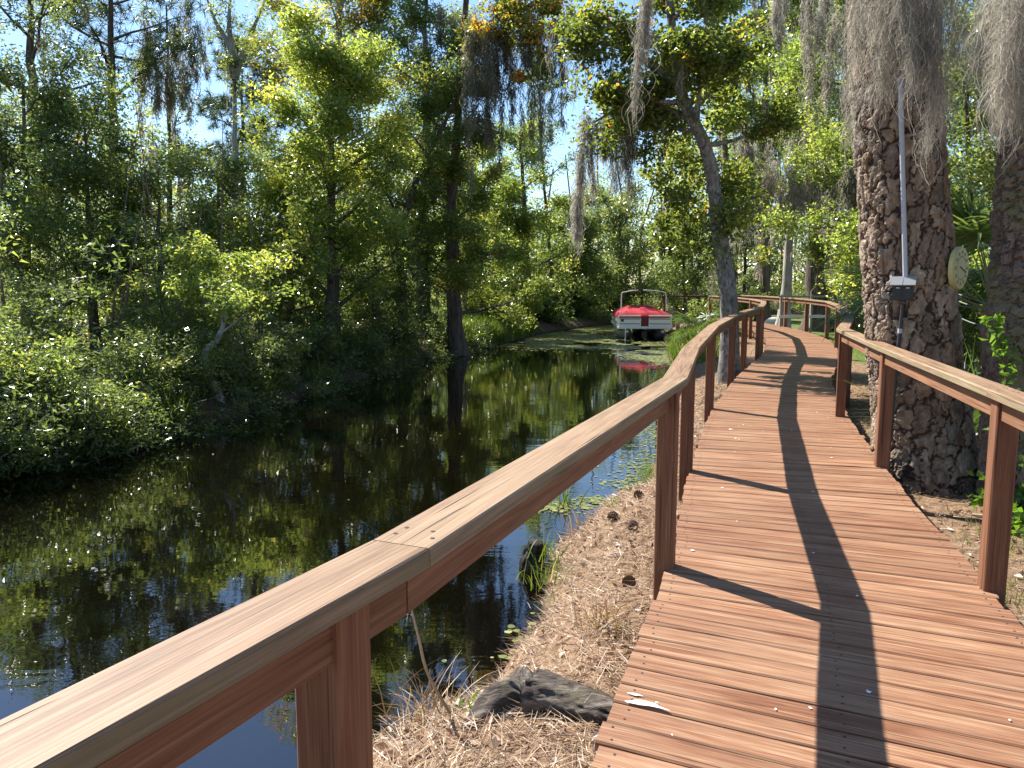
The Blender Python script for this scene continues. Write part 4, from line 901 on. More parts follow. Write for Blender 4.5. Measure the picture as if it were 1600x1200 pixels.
leafy_mass('far_undergrowth', 'thicket along the far bank beyond the boat', 527, 60000, 0.15, 0.65, 'leaf_mid', 420, (0.2, 7), 3.6, 32, 58)
leafy_mass('land_undergrowth', 'dim thicket on the land side behind the boardwalk', 528, 90000, 0.15, 0.7, 'leaf_mid', 620, (5.5, 16), 6.0, 30, 56, 1)
bank_grass('path_weeds', 'weeds along the land side of the boardwalk', 524, [(3.3, 4.5, 0.3), (3.8, 5.6, 0.35), (4.2, 8.6, 0.4), (5.2, 10, 0.5), (2.9, 3.0, 0.25)], 2600, 0.10, 0.008, 'grass')

# pine straw and leaf litter on the bank and beside the deck
rng = np.random.default_rng(530)
def litter_points(n):
    out = []
    while sum(map(len, out)) < n:
        y = 1.2 + 15 * rng.random(n) ** 1.7; side = rng.random(n) < 0.72
        xl = np.interp(y, Lc[:, 1], Lc[:, 0]); xr = np.interp(y, Rc[:, 1], Rc[:, 0]); re = right_edge_x(y)
        x = np.where(side, re + 0.02 + (xl + 0.25 - re) * rng.random(n), xr - 0.2 + 2.1 * rng.random(n))
        ok = (canal_sd(x, y) > 0.03); out.append(np.c_[x[ok], y[ok]])
    p = np.vstack(out)[:n]; return np.c_[p, ground_z(p[:, 0], p[:, 1])]
p = litter_points(60000); n = len(p)
ax = rng.normal(0, 1, (n, 3)); ax[:, 2] = np.abs(rng.normal(0.04, 0.16, n)); L = rng.uniform(0.07, 0.17, n)
V, F, t = leaf_arrays(rng, p + np.c_[np.zeros((n, 2)), rng.uniform(-0.002, 0.03, n)], L, 0.03, np.clip(rng.normal(0.55, 0.24, n), 0, 1), 1.2, ax, tri=True)
tag(obj('pine_straw', mesh_np('pine_straw', V, F, False, {'tint': t}), M['straw']), 'brown pine straw covering the bank beside the boardwalk', kind='stuff')
p = litter_points(4200); n = len(p); ax = rng.normal(0, 1, (n, 3)); ax[:, 2] = np.abs(rng.normal(0, 0.25, n))
V, F, t = leaf_arrays(rng, p + [0, 0, 0.012], rng.uniform(0.025, 0.065, n), 0.6, np.clip(rng.normal(0.5, 0.28, n), 0, 1), 1.0, ax)
tag(obj('leaf_litter', mesh_np('leaf_litter', V, F, False, {'tint': t}), M['litter']), 'scattered dead leaves on the pine straw', kind='stuff')

# floating weed: mats on the far water, lily patches near the posts, flecks elsewhere
def floaters(name, label, seed, spots, n, size, gate=0.0):
    rng = np.random.default_rng(seed); S = np.asarray(spots, float); k = rng.choice(len(S), n, p=S[:, 4] / S[:, 4].sum())
    c = S[k, :2] + rng.normal(0, 1, (n, 2)) * S[k, 2:4]
    ok = (canal_sd(c[:, 0], c[:, 1]) < -0.02)
    if gate: ok &= vnoise(c[:, 0], c[:, 1] * 0.8, 0.9, 77) * 0.6 + vnoise(c[:, 0], c[:, 1], 2.7, 78) * 0.4 > gate
    c = c[ok]; n = len(c); r = size * rng.uniform(0.5, 1.3, n); m = 6; a = rng.uniform(0, 6.28, n)[:, None] + np.arange(m)[None, :] * (2 * np.pi / m)
    rr = r[:, None] * rng.uniform(0.75, 1.15, (n, m)); z = WATER_Z + rng.uniform(0.004, 0.010, n)[:, None] + rng.normal(0, 0.0015, (n, m))
    V = np.stack([c[:, :1] + np.cos(a) * rr, c[:, 1:] + np.sin(a) * rr, z], -1).reshape(-1, 3); F = np.arange(n * m).reshape(n, m)
    t = np.repeat(np.clip(rng.normal(0.5, 0.25, n), 0, 1), m)
    return tag(obj(name, mesh_np(name, V, F, False, {'tint': t}), M['duckweed']), label, kind='stuff')
floaters('floating_weed', 'yellow-green floating weed matted on the far water', 540, [(2.0, 35, 1.6, 2.2, 3), (4.2, 39, 1.6, 2.4, 3), (1.0, 30.5, 1.4, 1.0, 1.6), (4.0, 30, 1.3, 1.2, 1.2), (6.5, 43, 1.6, 1.6, 1.5), (4.6, 25.5, 0.5, 1.8, 1.0)], 26000, 0.055, 0.41)
floaters('lily_patch', 'patches of floating pads near the water-side posts', 541, [(0.45, 8.25, 0.30, 0.10, 1), (0.95, 8.5, 0.16, 0.08, 0.4), (1.55, 9.1, 0.22, 0.25, 1.2), (1.75, 9.9, 0.2, 0.5, 1.2), (2.3, 12.2, 0.35, 1.0, 2), (3.1, 16.0, 0.4, 1.4, 2), (0.15, 5.1, 0.12, 0.2, 0.12), (0.10, 4.9, 0.10, 0.2, 0.1)], 2600, 0.026)
floaters('floating_flecks', 'small leaves and flecks drifting on the dark water', 542, [(-3.0, 10.5, 1.6, 2.2, 3), (-1.5, 14, 1.8, 3.5, 3), (0, 22, 1.8, 4, 2), (-0.2, 6.4, 0.8, 1.5, 0.5)], 60, 0.017)

# woodland beyond, one mass
rng = np.random.default_rng(560)
cl = []
def inwood(px, d): x = (px - 800) / FPX * d; return x, d
for px in np.arange(-320, 1960, 16):
    for rowd in (52, 60, 70):
        d = rowd + rng.uniform(-4, 4); x = (px + rng.uniform(-10, 10) - 800) / FPX * d
        if canal_sd(np.array([x]), np.array([d]))[0] < 1.5: continue
        topy = np.interp(px, [-320, 0, 250, 330, 430, 520, 650, 800, 900, 1000, 1100, 1250, 1400, 1960], [120, 150, 200, 300, 300, 180, 170, 255, 320, 300, 150, 40, 30, 30]) + rng.normal(0, 40) + (70 - rowd) * 2
        ht = max(2.5, CAM_H + (441 - topy) / FPX * d + 0.4)
        for k in range(6): cl.append([x + rng.normal(0, 0.9), d + rng.normal(0, 1.2), -0.3 + 5.5 * rng.random()])
        for k in range(int(3 + ht * 1.1)):
            cl.append([x + rng.normal(0, 0.9), d + rng.normal(0, 1.2), -0.3 + ht * rng.random() ** 0.8])
cl = np.array(cl)
V, F, t = crown_leaves(rng, cl, 240000, 0.25, 0.85, 0.6, tmean=0.5, tri=True)
tag(obj('far_woodland', mesh_np('far_woodland', V, F, False, {'tint': t}), M['leaf_far']), 'distant green woodland closing the view behind the canal', kind='stuff')
mb_v, mb_f, k0 = [], [], 0
for i in range(90):
    d = rng.uniform(50, 72); px = rng.uniform(-250, 1900); x = (px - 800) / FPX * d
    if canal_sd(np.array([x]), np.array([d]))[0] < 1.0: continue
    P = smooth_path([[x, d, -0.5], [x + rng.normal(0, 0.3), d, 4], [x + rng.normal(0, 0.7), d, rng.uniform(7, 13)]], 9)
    v, f = tube_np(P, np.linspace(rng.uniform(0.10, 0.24), 0.04, 9), 6, 0.05, rng); mb_v.append(v); mb_f.append(f + k0); k0 += len(v)
tag(obj('far_trunks', mesh_np('far_trunks', np.vstack(mb_v), np.vstack(mb_f), True), M['bark_brown']), 'dim tree stems within the distant woodland', kind='stuff')

mb_v, mb_f, k0 = [], [], 0
for i in range(150):
    y = rng.uniform(14, 46); x = float(left_edge_x(np.array(y))) - rng.uniform(1.5, 11); h = rng.uniform(2.0, 5.5); z0 = gz(x, y) - 0.05; ln = rng.normal(0, 0.12, 2)
    P = smooth_path([[x, y, z0], [x + ln[0] * h * 0.4 + rng.normal(0, 0.15), y + ln[1] * h * 0.4, z0 + h * 0.5], [x + ln[0] * h, y + ln[1] * h, z0 + h]], 8)
    v, f = tube_np(P, np.linspace(rng.uniform(0.012, 0.04), 0.006, 8), 5, 0.05, rng); mb_v.append(v); mb_f.append(f + k0); k0 += len(v)
tag(obj('thicket_stems', mesh_np('thicket_stems', np.vstack(mb_v), np.vstack(mb_f), True), M['bark_brown']), 'thin bare stems crowding the left wood', kind='stuff')
# ------------------------------------------------------------------ palmettos
def frond_mesh(seed, R=0.55, blades=26, span=2.2):
    rng = np.random.default_rng(seed); a = np.linspace(-span, span, blades) + rng.normal(0, 0.03, blades); q = np.linspace(0, 1, 5)
    L = R * (0.75 + 0.25 * np.cos(a * 0.6)) * rng.uniform(0.9, 1.08, blades)
    Vs, Fs, ts = [], [], []; n = 0
    for i in range(blades):
        d = np.array([math.cos(a[i]), math.sin(a[i]), 0.12 * math.cos(i * 3.1)]); side = np.array([-math.sin(a[i]), math.cos(a[i]), 0.0])
        P = d[None, :] * (L[i] * q)[:, None]; P[:, 2] -= 0.32 * R * (q ** 2.2) * rng.uniform(0.4, 1.5)
        w = 0.030 * np.array([0.35, 1.0, 0.9, 0.55, 0.03]) * R / 0.55
        A = P + side * w[:, None] * 0.5; B = P - side * w[:, None] * 0.5; Cc = P + np.array([0, 0, 1]) * w[:, None] * -0.18
        Vs.append(np.stack([A, Cc, B], 1).reshape(-1, 3))
        for k in range(4):
            b = n + k * 3; Fs += [[b, b + 1, b + 4, b + 3], [b + 1, b + 2, b + 5, b + 4]]
        n += 15; ts += [np.clip(rng.normal(0.5, 0.2), 0, 1)] * 15
    V = np.vstack(Vs) + [0.0, 0, 0]; me = mesh_np('frond', V, np.array(Fs), False, {'tint': np.array(ts)}); me.materials.append(M['palm']); return me
FR = [frond_mesh(s) for s in (1, 2, 3)]
M['stalk'] = m_plain('palm_stalk', (0.14, 0.17, 0.06), 0.5, 0.4)
def palmetto(seed, label, x, y, z, n, stalk, size, trunk=0.0, cat='palm'):
    rng = np.random.default_rng(seed); root = empty('palmetto', (x, y, z)); tag(root, label, cat)
    if trunk:
        P = smooth_path([[0, 0, -0.1], [0.03, 0, trunk * 0.5], [0, 0.02, trunk]], 14); v, f = tube_np(P, np.linspace(0.15, 0.13, 14), 10, 0.12, rng)
        obj('trunk', mesh_np('trunk', v, f), M['bark_brown'], root)
    for i in range(n):
        a = i * 2.399 + rng.uniform(-0.3, 0.3); el = rng.uniform(0.05, 1.25); L = stalk * rng.uniform(0.7, 1.15)
        d = np.array([math.cos(a) * math.cos(el), math.sin(a) * math.cos(el), math.sin(el)])
        P = smooth_path([[0, 0, trunk], [*(d[:2] * L * 0.5), trunk + d[2] * L * 0.55], [*(d[:2] * L), trunk + d[2] * L]], 6); v, f = tube_np(P, np.linspace(0.012, 0.007, 6), 5)
        obj('stalk', mesh_np('stalk', v, f, True), M['stalk'], root)
        o = obj('frond', FR[i % 3], None, root); o.location = P[-1]; sc = size / 0.55 * rng.uniform(0.8, 1.15); o.scale = (sc, sc, sc)
        o.rotation_euler = (rng.normal(0, 0.25), -el + rng.uniform(0.2, 0.6), a)
    return root
palmetto(601, 'arching palm with pale fronds left of the big pine, behind the railing', 6.12, 12.7, -0.3, 24, 0.85, 0.62, 1.3)
palmetto(602, 'dark palm spreading behind the dial, right of the big pine', 6.05, 10.1, -0.3, 26, 1.1, 0.75, 1.5)
palmetto(603, 'spiky palmetto on the shore right of the boat, nearer one', 6.05, 25.0, -0.32, 12, 0.9, 0.6)
palmetto(604, 'spiky palmetto on the shore right of the boat, farther one', 7.0, 28.0, -0.32, 12, 1.0, 0.6)
palmetto(605, 'low palmetto at the far right behind the right-edge trunk', 6.9, 11.5, -0.3, 14, 1.0, 0.7, 0.9)
palmetto(606, 'palmetto in the shade beyond the low white fence', 11.4, 22.5, -0.3, 14, 1.0, 0.75, 0.8)

# ------------------------------------------------------------------ pontoon boat
M['boat_white'] = m_plain('boat_white_panel', (0.80, 0.80, 0.76), 0.4, 0.5, var=0.06)
M['boat_grey'] = m_plain('boat_grey_stripe', (0.33, 0.32, 0.27), 0.5, 0.4)
M['boat_red'] = m_plain('boat_red_gate', (0.16, 0.012, 0.018), 0.5, 0.4)
M['canvas'] = m_plain('red_canvas', (0.40, 0.028, 0.038), 0.8, 0.2, var=0.12, scale=2.5)
M['alu'] = m_plain('dull_aluminium', (0.48, 0.49, 0.50), 0.42, 0.5, 0.5)
M['black'] = m_plain('black_plastic', (0.018, 0.018, 0.018), 0.45, 0.5)
BW = 2.14; bx0 = 5.47; by0 = 33.0
boat = empty('pontoon_boat', (bx0, by0, WATER_Z), math.radians(-4))
tag(boat, 'white pontoon boat under a red cover moored at the shore', 'boat')
for s_ in (-1, 1):
    y = np.linspace(-0.15, 5.3, 16); r = np.full(16, 0.27); r[:4] = [0.05, 0.14, 0.22, 0.26]
    P = np.c_[np.full(16, s_ * 0.72), y, np.full(16, 0.20)]; P[:3, 2] += [0.15, 0.09, 0.03]
    MB().tube(P, r, 16).build('pontoon', M['alu'], boat, True)
MB().box((0, 2.6, 0.20), (0.22, 4.9, 0.30)).build('dark_gap_block', M['black'], boat)  # added black block, stands in for the shade between the pontoons
MB().box((0, 2.6, 0.505), (BW + 0.06, 5.4, 0.10), ch=0.02).build('deck', M['boat_white'], boat)
zb, zt = 0.56, 0.98
for (xa, xb) in ((-1.07, -0.16), (0.16, 1.07)):
    c = (xa + xb) / 2; w = xb - xa
    pn = MB().box((c, 0.0, (zb + zt) / 2), (w, 0.03, zt - zb), ch=0.004).build('front_panel', M['boat_white'], boat)
    for zz in (0.66, 0.86): MB().box((c, -0.0185, zz), (w - 0.08, 0.006, 0.05)).build('stripe', M['boat_grey'], pn)
    MB().tube([(xa, -0.0, zt + 0.02), (xb, 0.0, zt + 0.02)], 0.018, 8).build('top_tube', M['boat_white'], boat)
MB().box((0, 0.0, 0.77), (0.31, 0.036, 0.43), ch=0.004).build('gate', M['boat_red'], boat)
for s_ in (-1, 1):
    sp = MB().box((s_ * 1.07, 2.4, (zb + zt) / 2), (0.03, 4.8, zt - zb), ch=0.004).build('side_panel', M['boat_white'], boat)
    for zz in (0.66, 0.86): MB().box((s_ * 1.0885, 2.4, zz), (0.006, 4.7, 0.05)).build('stripe', M['boat_grey'], sp)
    MB().box((s_ * 1.07, -0.0, 0.79), (0.05, 0.05, 0.50), ch=0.008).build('corner_post', M['boat_white'], boat)
MB().box((-0.92, -0.022, 0.80), (0.12, 0.008, 0.10)).build('badge', M['black'], boat)
# draped cover
nx, ny = 33, 41; X, Y = np.meshgrid(np.linspace(-1.12, 1.12, nx), np.linspace(-0.05, 4.9, ny))
rim = 1.01; e = np.clip(np.minimum(1.12 - np.abs(X), np.minimum(Y + 0.05, 4.9 - Y)) / 0.55, 0, 1)
Z = rim + 0.22 * e ** 0.8 + 0.09 * np.exp(-((X - 0.0) ** 2 + (Y - 0.65) ** 2) / 0.05) + 0.13 * np.exp(-((X + 0.45) ** 2 / 0.18 + (Y - 1.9) ** 2 / 0.5)) + 0.12 * np.exp(-((X - 0.25) ** 2 / 0.12 + (Y - 2.1) ** 2 / 0.5))
Z += 0.018 * np.sin(X * 9 + Y * 4) * e + 0.012 * np.sin(Y * 13 - X * 5) * e
edge_m = (np.abs(X) > 1.11) | (Y < 0) | (Y > 4.89); Z = np.where(edge_m, rim - 0.10, Z)
idx = np.arange(nx * ny).reshape(ny, nx); F = np.stack([idx[:-1, :-1], idx[:-1, 1:], idx[1:, 1:], idx[1:, :-1]], -1).reshape(-1, 4)
obj('cover', mesh_np('cover', np.stack([X, Y, Z], -1).reshape(-1, 3), F, True), M['canvas'], boat)
arch = smooth_path([(-0.90, 1.1, 0.98), (-0.90, 1.1, 1.5), (-0.89, 1.1, 1.86), (-0.80, 1.1, 1.94), (-0.3, 1.1, 2.02), (0.3, 1.1, 2.02), (0.85, 1.1, 1.95), (0.96, 1.1, 1.86), (0.97, 1.1, 1.5), (0.97, 1.1, 0.98)], 46)
MB().tube(arch, 0.022, 8).build('bimini_frame', M['boat_white'], boat, True)
MB().box((-0.12, 1.1, 2.06), (0.16, 0.10, 0.12), ch=0.02).build('light', M['black'], boat)
MB().tube([(-0.80, -0.1, 0.5), (-0.80, -0.16, 0.2), (-0.79, -0.16, -0.3)], 0.022, 8).build('ladder_tube', M['boat_white'], boat, True)
tag(MB().tube([(6.7, 32.4, -0.9), (6.7, 32.4, 0.0)], 0.09, 10).build('mooring_pile', M['bark_brown']), 'short dark mooring pile at the right side of the boat', 'pile')

# ------------------------------------------------------------------ outlet box, conduits and dial on the big pine
def pine_front(z, ang):
    """a point on the pine's surface: ang 0 faces the camera, positive to the right"""
    k = int(np.argmin(np.abs(pineP[:, 2] - z))); c = pineP[k]; r = pineR[k] + 0.03
    view = math.atan2(-c[0], -c[1]); a = view - ang
    return np.array([c[0] + math.sin(a) * r, c[1] + math.cos(a) * r, z]), math.pi - a
M['grey_pvc'] = m_plain('grey_pvc_conduit', (0.42, 0.43, 0.46), 0.45, 0.4, var=0.08)
M['box_dark'] = m_plain('weathered_dark_metal', (0.045, 0.05, 0.05), 0.5, 0.4, 0.2)
M['box_lid'] = m_plain('galvanised_lid', (0.42, 0.43, 0.45), 0.38, 0.5, 0.6)
zb_ = at(1403, 455, PD - 0.4)[2]
bp, brz = pine_front(zb_, -0.10)
box = empty('outlet_box', (bp[0], bp[1], bp[2] - 0.09), brz); tag(box, 'dark weatherproof outlet box with sloping metal lids on the big pine', 'outlet box')
MB().box((0, -0.030, 0.085), (0.16, 0.075, 0.15), ch=0.01).build('housing', M['box_dark'], box)
Rx = np.array([[1, 0, 0], [0, math.cos(0.75), -math.sin(0.75)], [0, math.sin(0.75), math.cos(0.75)]])
for s_ in (-1, 1):
    MB().box((s_ * 0.051, -0.070, 0.178), (0.098, 0.105, 0.008), Rx.tolist()).build('lid', M['box_lid'], box)
    oc = MB().box((s_ * 0.038, -0.0705, 0.075), (0.062, 0.008, 0.105), ch=0.003).build('cover_plate', M['black'], box)
    MB().box((s_ * 0.038, -0.0765, 0.118), (0.026, 0.004, 0.006)).build('latch', M['boat_white'], oc)
MB().box((0, -0.03, -0.005), (0.05, 0.05, 0.03), ch=0.006).build('hub', M['box_dark'], box)
def conduit(label, p0, p1, r, mat):
    """straight pipe clipped to the front of the trunk"""
    pts = []
    for f in np.linspace(0, 1, 12):
        q = np.asarray(p0) * (1 - f) + np.asarray(p1) * f; k = int(np.argmin(np.abs(pineP[:, 2] - q[2]))); c = pineP[k]
        pts.append([q[0], c[1] - math.sqrt(max(0.01, (pineR[k] + 0.02) ** 2 - (q[0] - c[0]) ** 2)) - r, q[2]])
    pts = np.array(pts); A_ = np.polyfit(pts[:, 2], pts[:, 1], 1); pts[:, 1] = np.minimum(pts[:, 1], np.polyval(A_, pts[:, 2]) - 0.004)
    return pts, tag(MB().tube(pts, r, 10).build('conduit', M[mat], None, True), label, 'conduit')
Pup, cu = conduit('pale grey conduit rising from the outlet box up the big pine', (bp[0], 0, zb_ + 0.10), (at(1408, 120, PD - 0.4)[0], 0, at(1408, 120, PD - 0.4)[2]), 0.021, 'grey_pvc')
Pdn, cd = conduit('dark conduit running from the outlet box down to the railing', (bp[0], 0, zb_ - 0.10), (bp[0] + 0.01, 0, -0.3), 0.015, 'box_dark')
zc = at(1403, 518, PD - .4)[2]; pc, _ = pine_front(zc, -0.10)
MB().tube([(Pdn[0][0] * 0 + np.interp(-zc, -Pdn[:, 2], Pdn[:, 0]), np.interp(-zc, -Pdn[:, 2], Pdn[:, 1]), zc - 0.02), (np.interp(-zc, -Pdn[:, 2], Pdn[:, 0]), np.interp(-zc, -Pdn[:, 2], Pdn[:, 1]), zc + 0.02)], 0.019, 10).build('coupling', M['grey_pvc'], cd, True)

M['dial'] = m_plain('yellowed_dial', (0.50, 0.46, 0.20), 0.5, 0.4, var=0.18, scale=14)
M['dial_mark'] = m_plain('faded_dial_mark', (0.27, 0.245, 0.12), 0.7, 0.2)
dp, drz = pine_front(at(1470, 420, PD)[2], 1.2)
dial = empty('dial_thermometer', dp, drz); tag(dial, 'round yellowed dial thermometer on the right side of the big pine', 'thermometer')
def disc(r, y0, y1, n=40, bev=0.01):
    a = np.linspace(0, 2 * np.pi, n, endpoint=False); rings = [(r - bev, y1), (r, y1 + bev * 0.7), (r, y0)]
    V = [[math.cos(t) * q, yy, math.sin(t) * q] for q, yy in rings for t in a] + [[0, y1, 0], [0, y0, 0]]
    F4 = [[k * n + i, k * n + (i + 1) % n, (k + 1) * n + (i + 1) % n, (k + 1) * n + i] for k in range(2) for i in range(n)]
    F3 = [[3 * n, (i + 1) % n, i] for i in range(n)] + [[3 * n + 1, 2 * n + i, 2 * n + (i + 1) % n] for i in range(n)]
    return mesh_np('dial_plate', V, [np.array(F4), np.array(F3)])
DR = 0.185
obj('dial_plate', disc(DR, 0.0, -0.045), M['dial'], dial)
MB().box((0, 0.05, 0), (0.04, 0.12, 0.04)).build('bracket', M['box_dark'], dial)
for i in range(12):
    t = i / 12 * 2 * math.pi; rr = DR * 0.74
    MB().box((math.cos(t) * rr, -0.0465, math.sin(t) * rr), (0.024, 0.002, 0.026)).build('numeral_mark', M['dial_mark'], dial)
for i in range(60):
    t = i / 60 * 2 * math.pi; rr = DR * 0.55; Rm = [[math.cos(t), 0, -math.sin(t)], [0, 1, 0], [math.sin(t), 0, math.cos(t)]]
    if i % 2 == 0: MB().box((math.cos(t) * rr, -0.0462, math.sin(t) * rr), (0.016, 0.0016, 0.003), Rm).build('tick_mark', M['dial_mark'], dial)
t = -0.28; Rm = [[math.cos(t), 0, -math.sin(t)], [0, 1, 0], [math.sin(t), 0, math.cos(t)]]
MB().box((math.cos(t) * 0.04, -0.050, math.sin(t) * 0.04), (0.17, 0.003, 0.007), Rm).build('needle', M['nail'], dial)

# thin pale rods fixed to the pine's far side, and the small frame below them
M['rod'] = m_plain('pale_rod', (0.16, 0.165, 0.15), 0.6, 0.3)
for lab, a, b in (('upper thin pale rod running right from under the dial', at(1478, 452, 7.7), at(1555, 478, 6.75)), ('second thin pale rod just below the upper one', at(1482, 465, 7.8), at(1550, 486, 6.8)),
                  ('third thin rod low behind the big pine', at(1484, 490, 8.0), at(1552, 515, 6.85))):
    tag(MB().tube([a, (a + b) / 2 + np.array([0, 0, -0.01]), b], 0.006, 6).build('metal_rod', M['rod'], None, True), lab, 'rod')

# ------------------------------------------------------------------ log, stub, sticks, cones on the near bank
def m_log():
    k = NT('weathered_log'); tc = k.n('TexCoord').outputs['Object']
    n1 = k.noise(k.mapping(tc, (4, 26, 26)), 1.0, 6, 0.65, 0.5); n2 = k.noise(tc, 7, 4, 0.6)
    c = k.ramp(n1, [(0.3, (0.016, 0.012, 0.010)), (0.5, (0.075, 0.060, 0.049)), (0.7, (0.22, 0.195, 0.168))])
    c = k.mix(k.ramp(n2, [(0.56, (0, 0, 0)), (0.72, (0.6, 0.6, 0.6))]), c, (0.13, 0.12, 0.065))
    return k.done(c, 0.9, 0.2, k.bump(n1, 1.0, 0.02))
M['log'] = m_log()
M['rotten'] = m_bark('rotten_black_wood', (0.008, 0.007, 0.006), (0.05, 0.042, 0.034))
def rough_log(name, label, pts, radii, seed, n=64, k=60, cat='log', mat='log', squash=0.75):
    rng = np.random.default_rng(seed); P = smooth_path(pts, k); R = np.interp(np.linspace(0, 1, k), np.linspace(0, 1, len(radii)), radii)
    V, F = tube_np(P, R, n); U, W_ = np.meshgrid(np.arange(n) / n, np.linspace(0, 1, k))
    d = (vnoise(U * 8, W_ * 3, 1.0, seed) - 0.5) * 0.5 + (vnoise(U * 32, W_ * 6, 1.0, seed + 1) - 0.5) * 0.34 + (vnoise(U * 64, W_ * 24, 1.0, seed + 2) - 0.5) * 0.12
    C = np.repeat(P, n, 0); V = C + (V - C) * (1 + d.reshape(-1, 1)); V[:, 2] = C[:, 2] + (V[:, 2] - C[:, 2]) * squash
    b = P[0].copy()
    caps = np.array([[0 + i, (i + 1) % n, k * n] for i in range(n)] + [[(k - 1) * n + i, (k - 1) * n + (i + 1) % n, k * n + 1] for i in range(n)])
    V = np.vstack([V, P[:1], P[-1:]])
    return tag(obj(name, mesh_np(name, V - b, [F, caps], True), M[mat], None, b), label, cat)
rough_log('fallen_log', 'big weathered grey log lying under the boardwalk edge at the bottom', [(-0.34, 3.22, -0.60), (-0.14, 3.28, -0.46), (0.06, 3.42, -0.31), (0.20, 3.36, -0.30)], [0.11, 0.145, 0.145, 0.10], 700)
rough_log('fallen_log', 'smaller dark root arm running from the log to the deck', [(0.10, 3.38, -0.27), (0.26, 3.30, -0.25), (0.42, 3.18, -0.25), (0.58, 3.08, -0.28)], [0.12, 0.10, 0.085, 0.07], 702)
rough_log('black_stub', 'black rotten stub standing at the near water edge', [(0.17, 6.38, -0.95), (0.18, 6.37, -0.72), (0.20, 6.36, -0.56)], [0.095, 0.09, 0.07], 705, cat='stub', mat='rotten', squash=1.0)
def stick(name, label, pts, r0, r1, mat='rodstick', cat='stick'):
    P = smooth_path(pts, 16); tag(obj(name, mesh_np(name, *[a for a in tube_np(P - P[0], np.linspace(r0, r1, 16), 6)], True), M[mat], None, P[0]), label, cat)
M['rodstick'] = m_plain('dry_stick', (0.36, 0.26, 0.17), 0.8, 0.2, var=0.3)
q = at(725, 1150, 3.4)
stick('dead_stem', 'tall thin dead stem leaning left out of the bank', [at(728, 1155, 3.45), at(672, 1060, 3.35), at(655, 1000, 3.3), at(642, 948, 3.28)], 0.009, 0.004)
stick('dead_stem', 'forked shorter dead stem beside the tall thin one', [at(700, 1150, 3.4), at(683, 1105, 3.4), at(672, 1072, 3.4), at(672, 1045, 3.4)], 0.004, 0.002)
stick('dead_stem', 'dead stem slanting across the water below the near post', [at(690, 1200, 3.3), at(650, 1168, 3.35), at(618, 1140, 3.4), at(592, 1118, 3.45)], 0.007, 0.004)
stick('dead_stem', 'upright brown twig on the top of the log', [at(797, 1100, 3.75), at(802, 1080, 3.75), at(808, 1058, 3.75)], 0.006, 0.003)
stick('fallen_branch', 'thin pale branch on the ground right of the boardwalk', [(3.55, 6.0, -0.22), (3.8, 5.8, -0.2), (4.2, 5.6, -0.22)], 0.012, 0.006)
M['cone'] = m_plain('pine_cone_scale', (0.17, 0.11, 0.075), 0.85, 0.2, var=0.3)
def cone_mesh(seed):
    rng = np.random.default_rng(seed); mb = MB()
    mb.tube([(0, 0, -0.045), (0, 0, 0), (0, 0, 0.045)], [0.010, 0.016, 0.006], 6)
    for i in range(64):
        f = i / 64; a = i * 2.399; z = -0.045 + 0.09 * f; r = 0.036 * math.sin(math.pi * (0.18 + 0.78 * f)) + 0.006
        d = np.array([math.cos(a), math.sin(a), 0.35]); s_ = np.array([-math.sin(a), math.cos(a), 0])
        b = np.array([0, 0, z]); tip = b + d * r
        mb.add([b + s_ * 0.003, tip + s_ * 0.009, tip + d * 0.004, tip - s_ * 0.009, b - s_ * 0.003], [[0, 1, 2, 3]]); mb.add([b + s_ * 0.003, tip - s_ * 0.009, b - s_ * 0.003], [[0, 1, 2]])
    return mb.mesh('pine_cone')
CM = cone_mesh(3)
for (x, y, lab) in ((0.82, 6.35, 'pine cone on the straw bank beside the dry grass tuft'), (1.10, 6.75, 'pine cone farthest along the near straw bank'), (0.72, 4.75, 'pine cone on the straw close to the boardwalk edge'), (0.93, 6.0, 'pine cone midway between the dry tuft and the second post')):
    o = obj('pine_cone', CM, M['cone'], None, (x, y, gz(x, y) + 0.035), (1.3, 0.3, x * 9)); tag(o, lab, 'pine cone', 'pine cones on the bank')

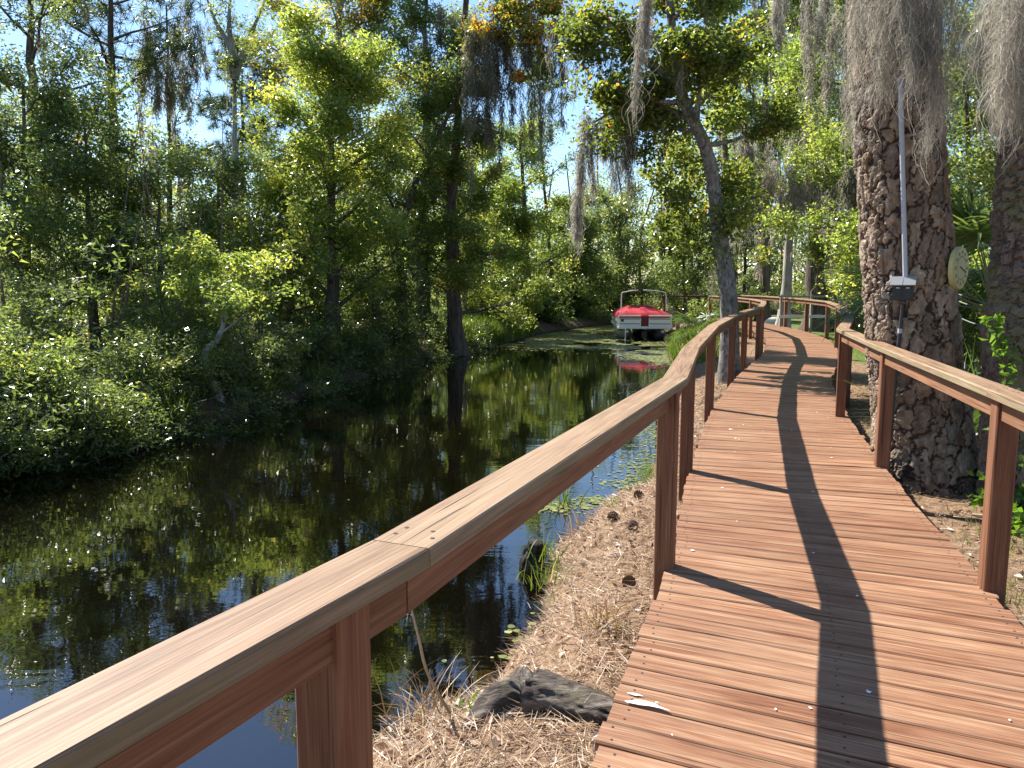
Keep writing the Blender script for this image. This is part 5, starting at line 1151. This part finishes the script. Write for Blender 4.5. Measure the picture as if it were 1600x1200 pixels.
# ------------------------------------------------------------------ things beyond the boardwalk
M['white_paint'] = m_plain('white_paint', (0.66, 0.66, 0.64), 0.5, 0.4, var=0.08)
M['concrete'] = m_plain('mossy_concrete', (0.30, 0.29, 0.26), 0.9, 0.2, var=0.3)
M['dark_wood'] = m_plain('dark_bench_wood', (0.10, 0.055, 0.04), 0.8, 0.2)
fa = empty('low_fence', (11.2, 28.5, -0.3), 0.06); tag(fa, 'low white-planked fence behind the far land-side railing', 'fence')
for x in (-1.7, -0.6, 0.5, 1.6, 2.7): MB().box((x, 0, 0.7), (0.07, 0.07, 1.45)).build('fence_post', M['concrete'], fa)
MB().box((0.5, -0.058, 0.66), (4.6, 0.04, 0.10)).build('plank', M['white_paint'], fa)
MB().box((0.5, -0.058, 1.36), (4.6, 0.04, 0.06)).build('top_rail', M['concrete'], fa)
def tub():
    n, k = 20, 10; P = []
    for i in range(k):
        f = i / (k - 1); r = math.sqrt(max(0.0, 1 - (f * 0.98) ** 2.2)); P.append([(math.cos(a) * 0.55 * r, math.sin(a) * 0.32 * r, 0.42 * f) for a in np.linspace(0, 2 * np.pi, n, endpoint=False)])
    V = np.array(P).reshape(-1, 3); i = np.arange(k - 1)[:, None]; j = np.arange(n)[None, :]; j2 = (j + 1) % n
    F = np.stack([i * n + j, i * n + j2, (i + 1) * n + j2, (i + 1) * n + j], -1).reshape(-1, 4)
    return mesh_np('overturned_dinghy', V, [F, np.arange((k - 1) * n, k * n)[None, :]], True)
tx, ty = 10.95, 33.5
tag(obj('overturned_dinghy', tub(), M['white_paint'], None, (tx, ty, gz(tx, ty) - 0.02), (0, 0, 0.5)), 'small rounded white overturned hull behind the far boardwalk posts', 'dinghy')
bn = empty('bench', (8.1, 38.5, -0.3)); tag(bn, 'dark wooden bench at the far end of the boardwalk', 'bench')
for x in (-0.8, 0.8): MB().box((x, 0, 0.55), (0.12, 0.4, 1.2)).build('leg', M['dark_wood'], bn)
for y in (-0.16, 0.0, 0.16): MB().box((0, y, 1.19), (2.2, 0.14, 0.06)).build('slat', M['dark_wood'], bn)
sl = empty('concrete_slab', (6.75, 14.0, -0.3), 1.1); tag(sl, 'mossy concrete slab beyond the land-side railing left of the big pine', 'slab')
MB().box((0, 0, 0.06), (1.7, 0.7, 0.20), ch=0.03).build('slab', M['concrete'], sl)
rng = np.random.default_rng(9)
for i in range(6): MB().box((-0.7 + 0.28 * i, rng.normal(0, 0.05), 0.20), (0.2, 0.18, 0.12), ch=0.04).build('stone', M['concrete'], sl)
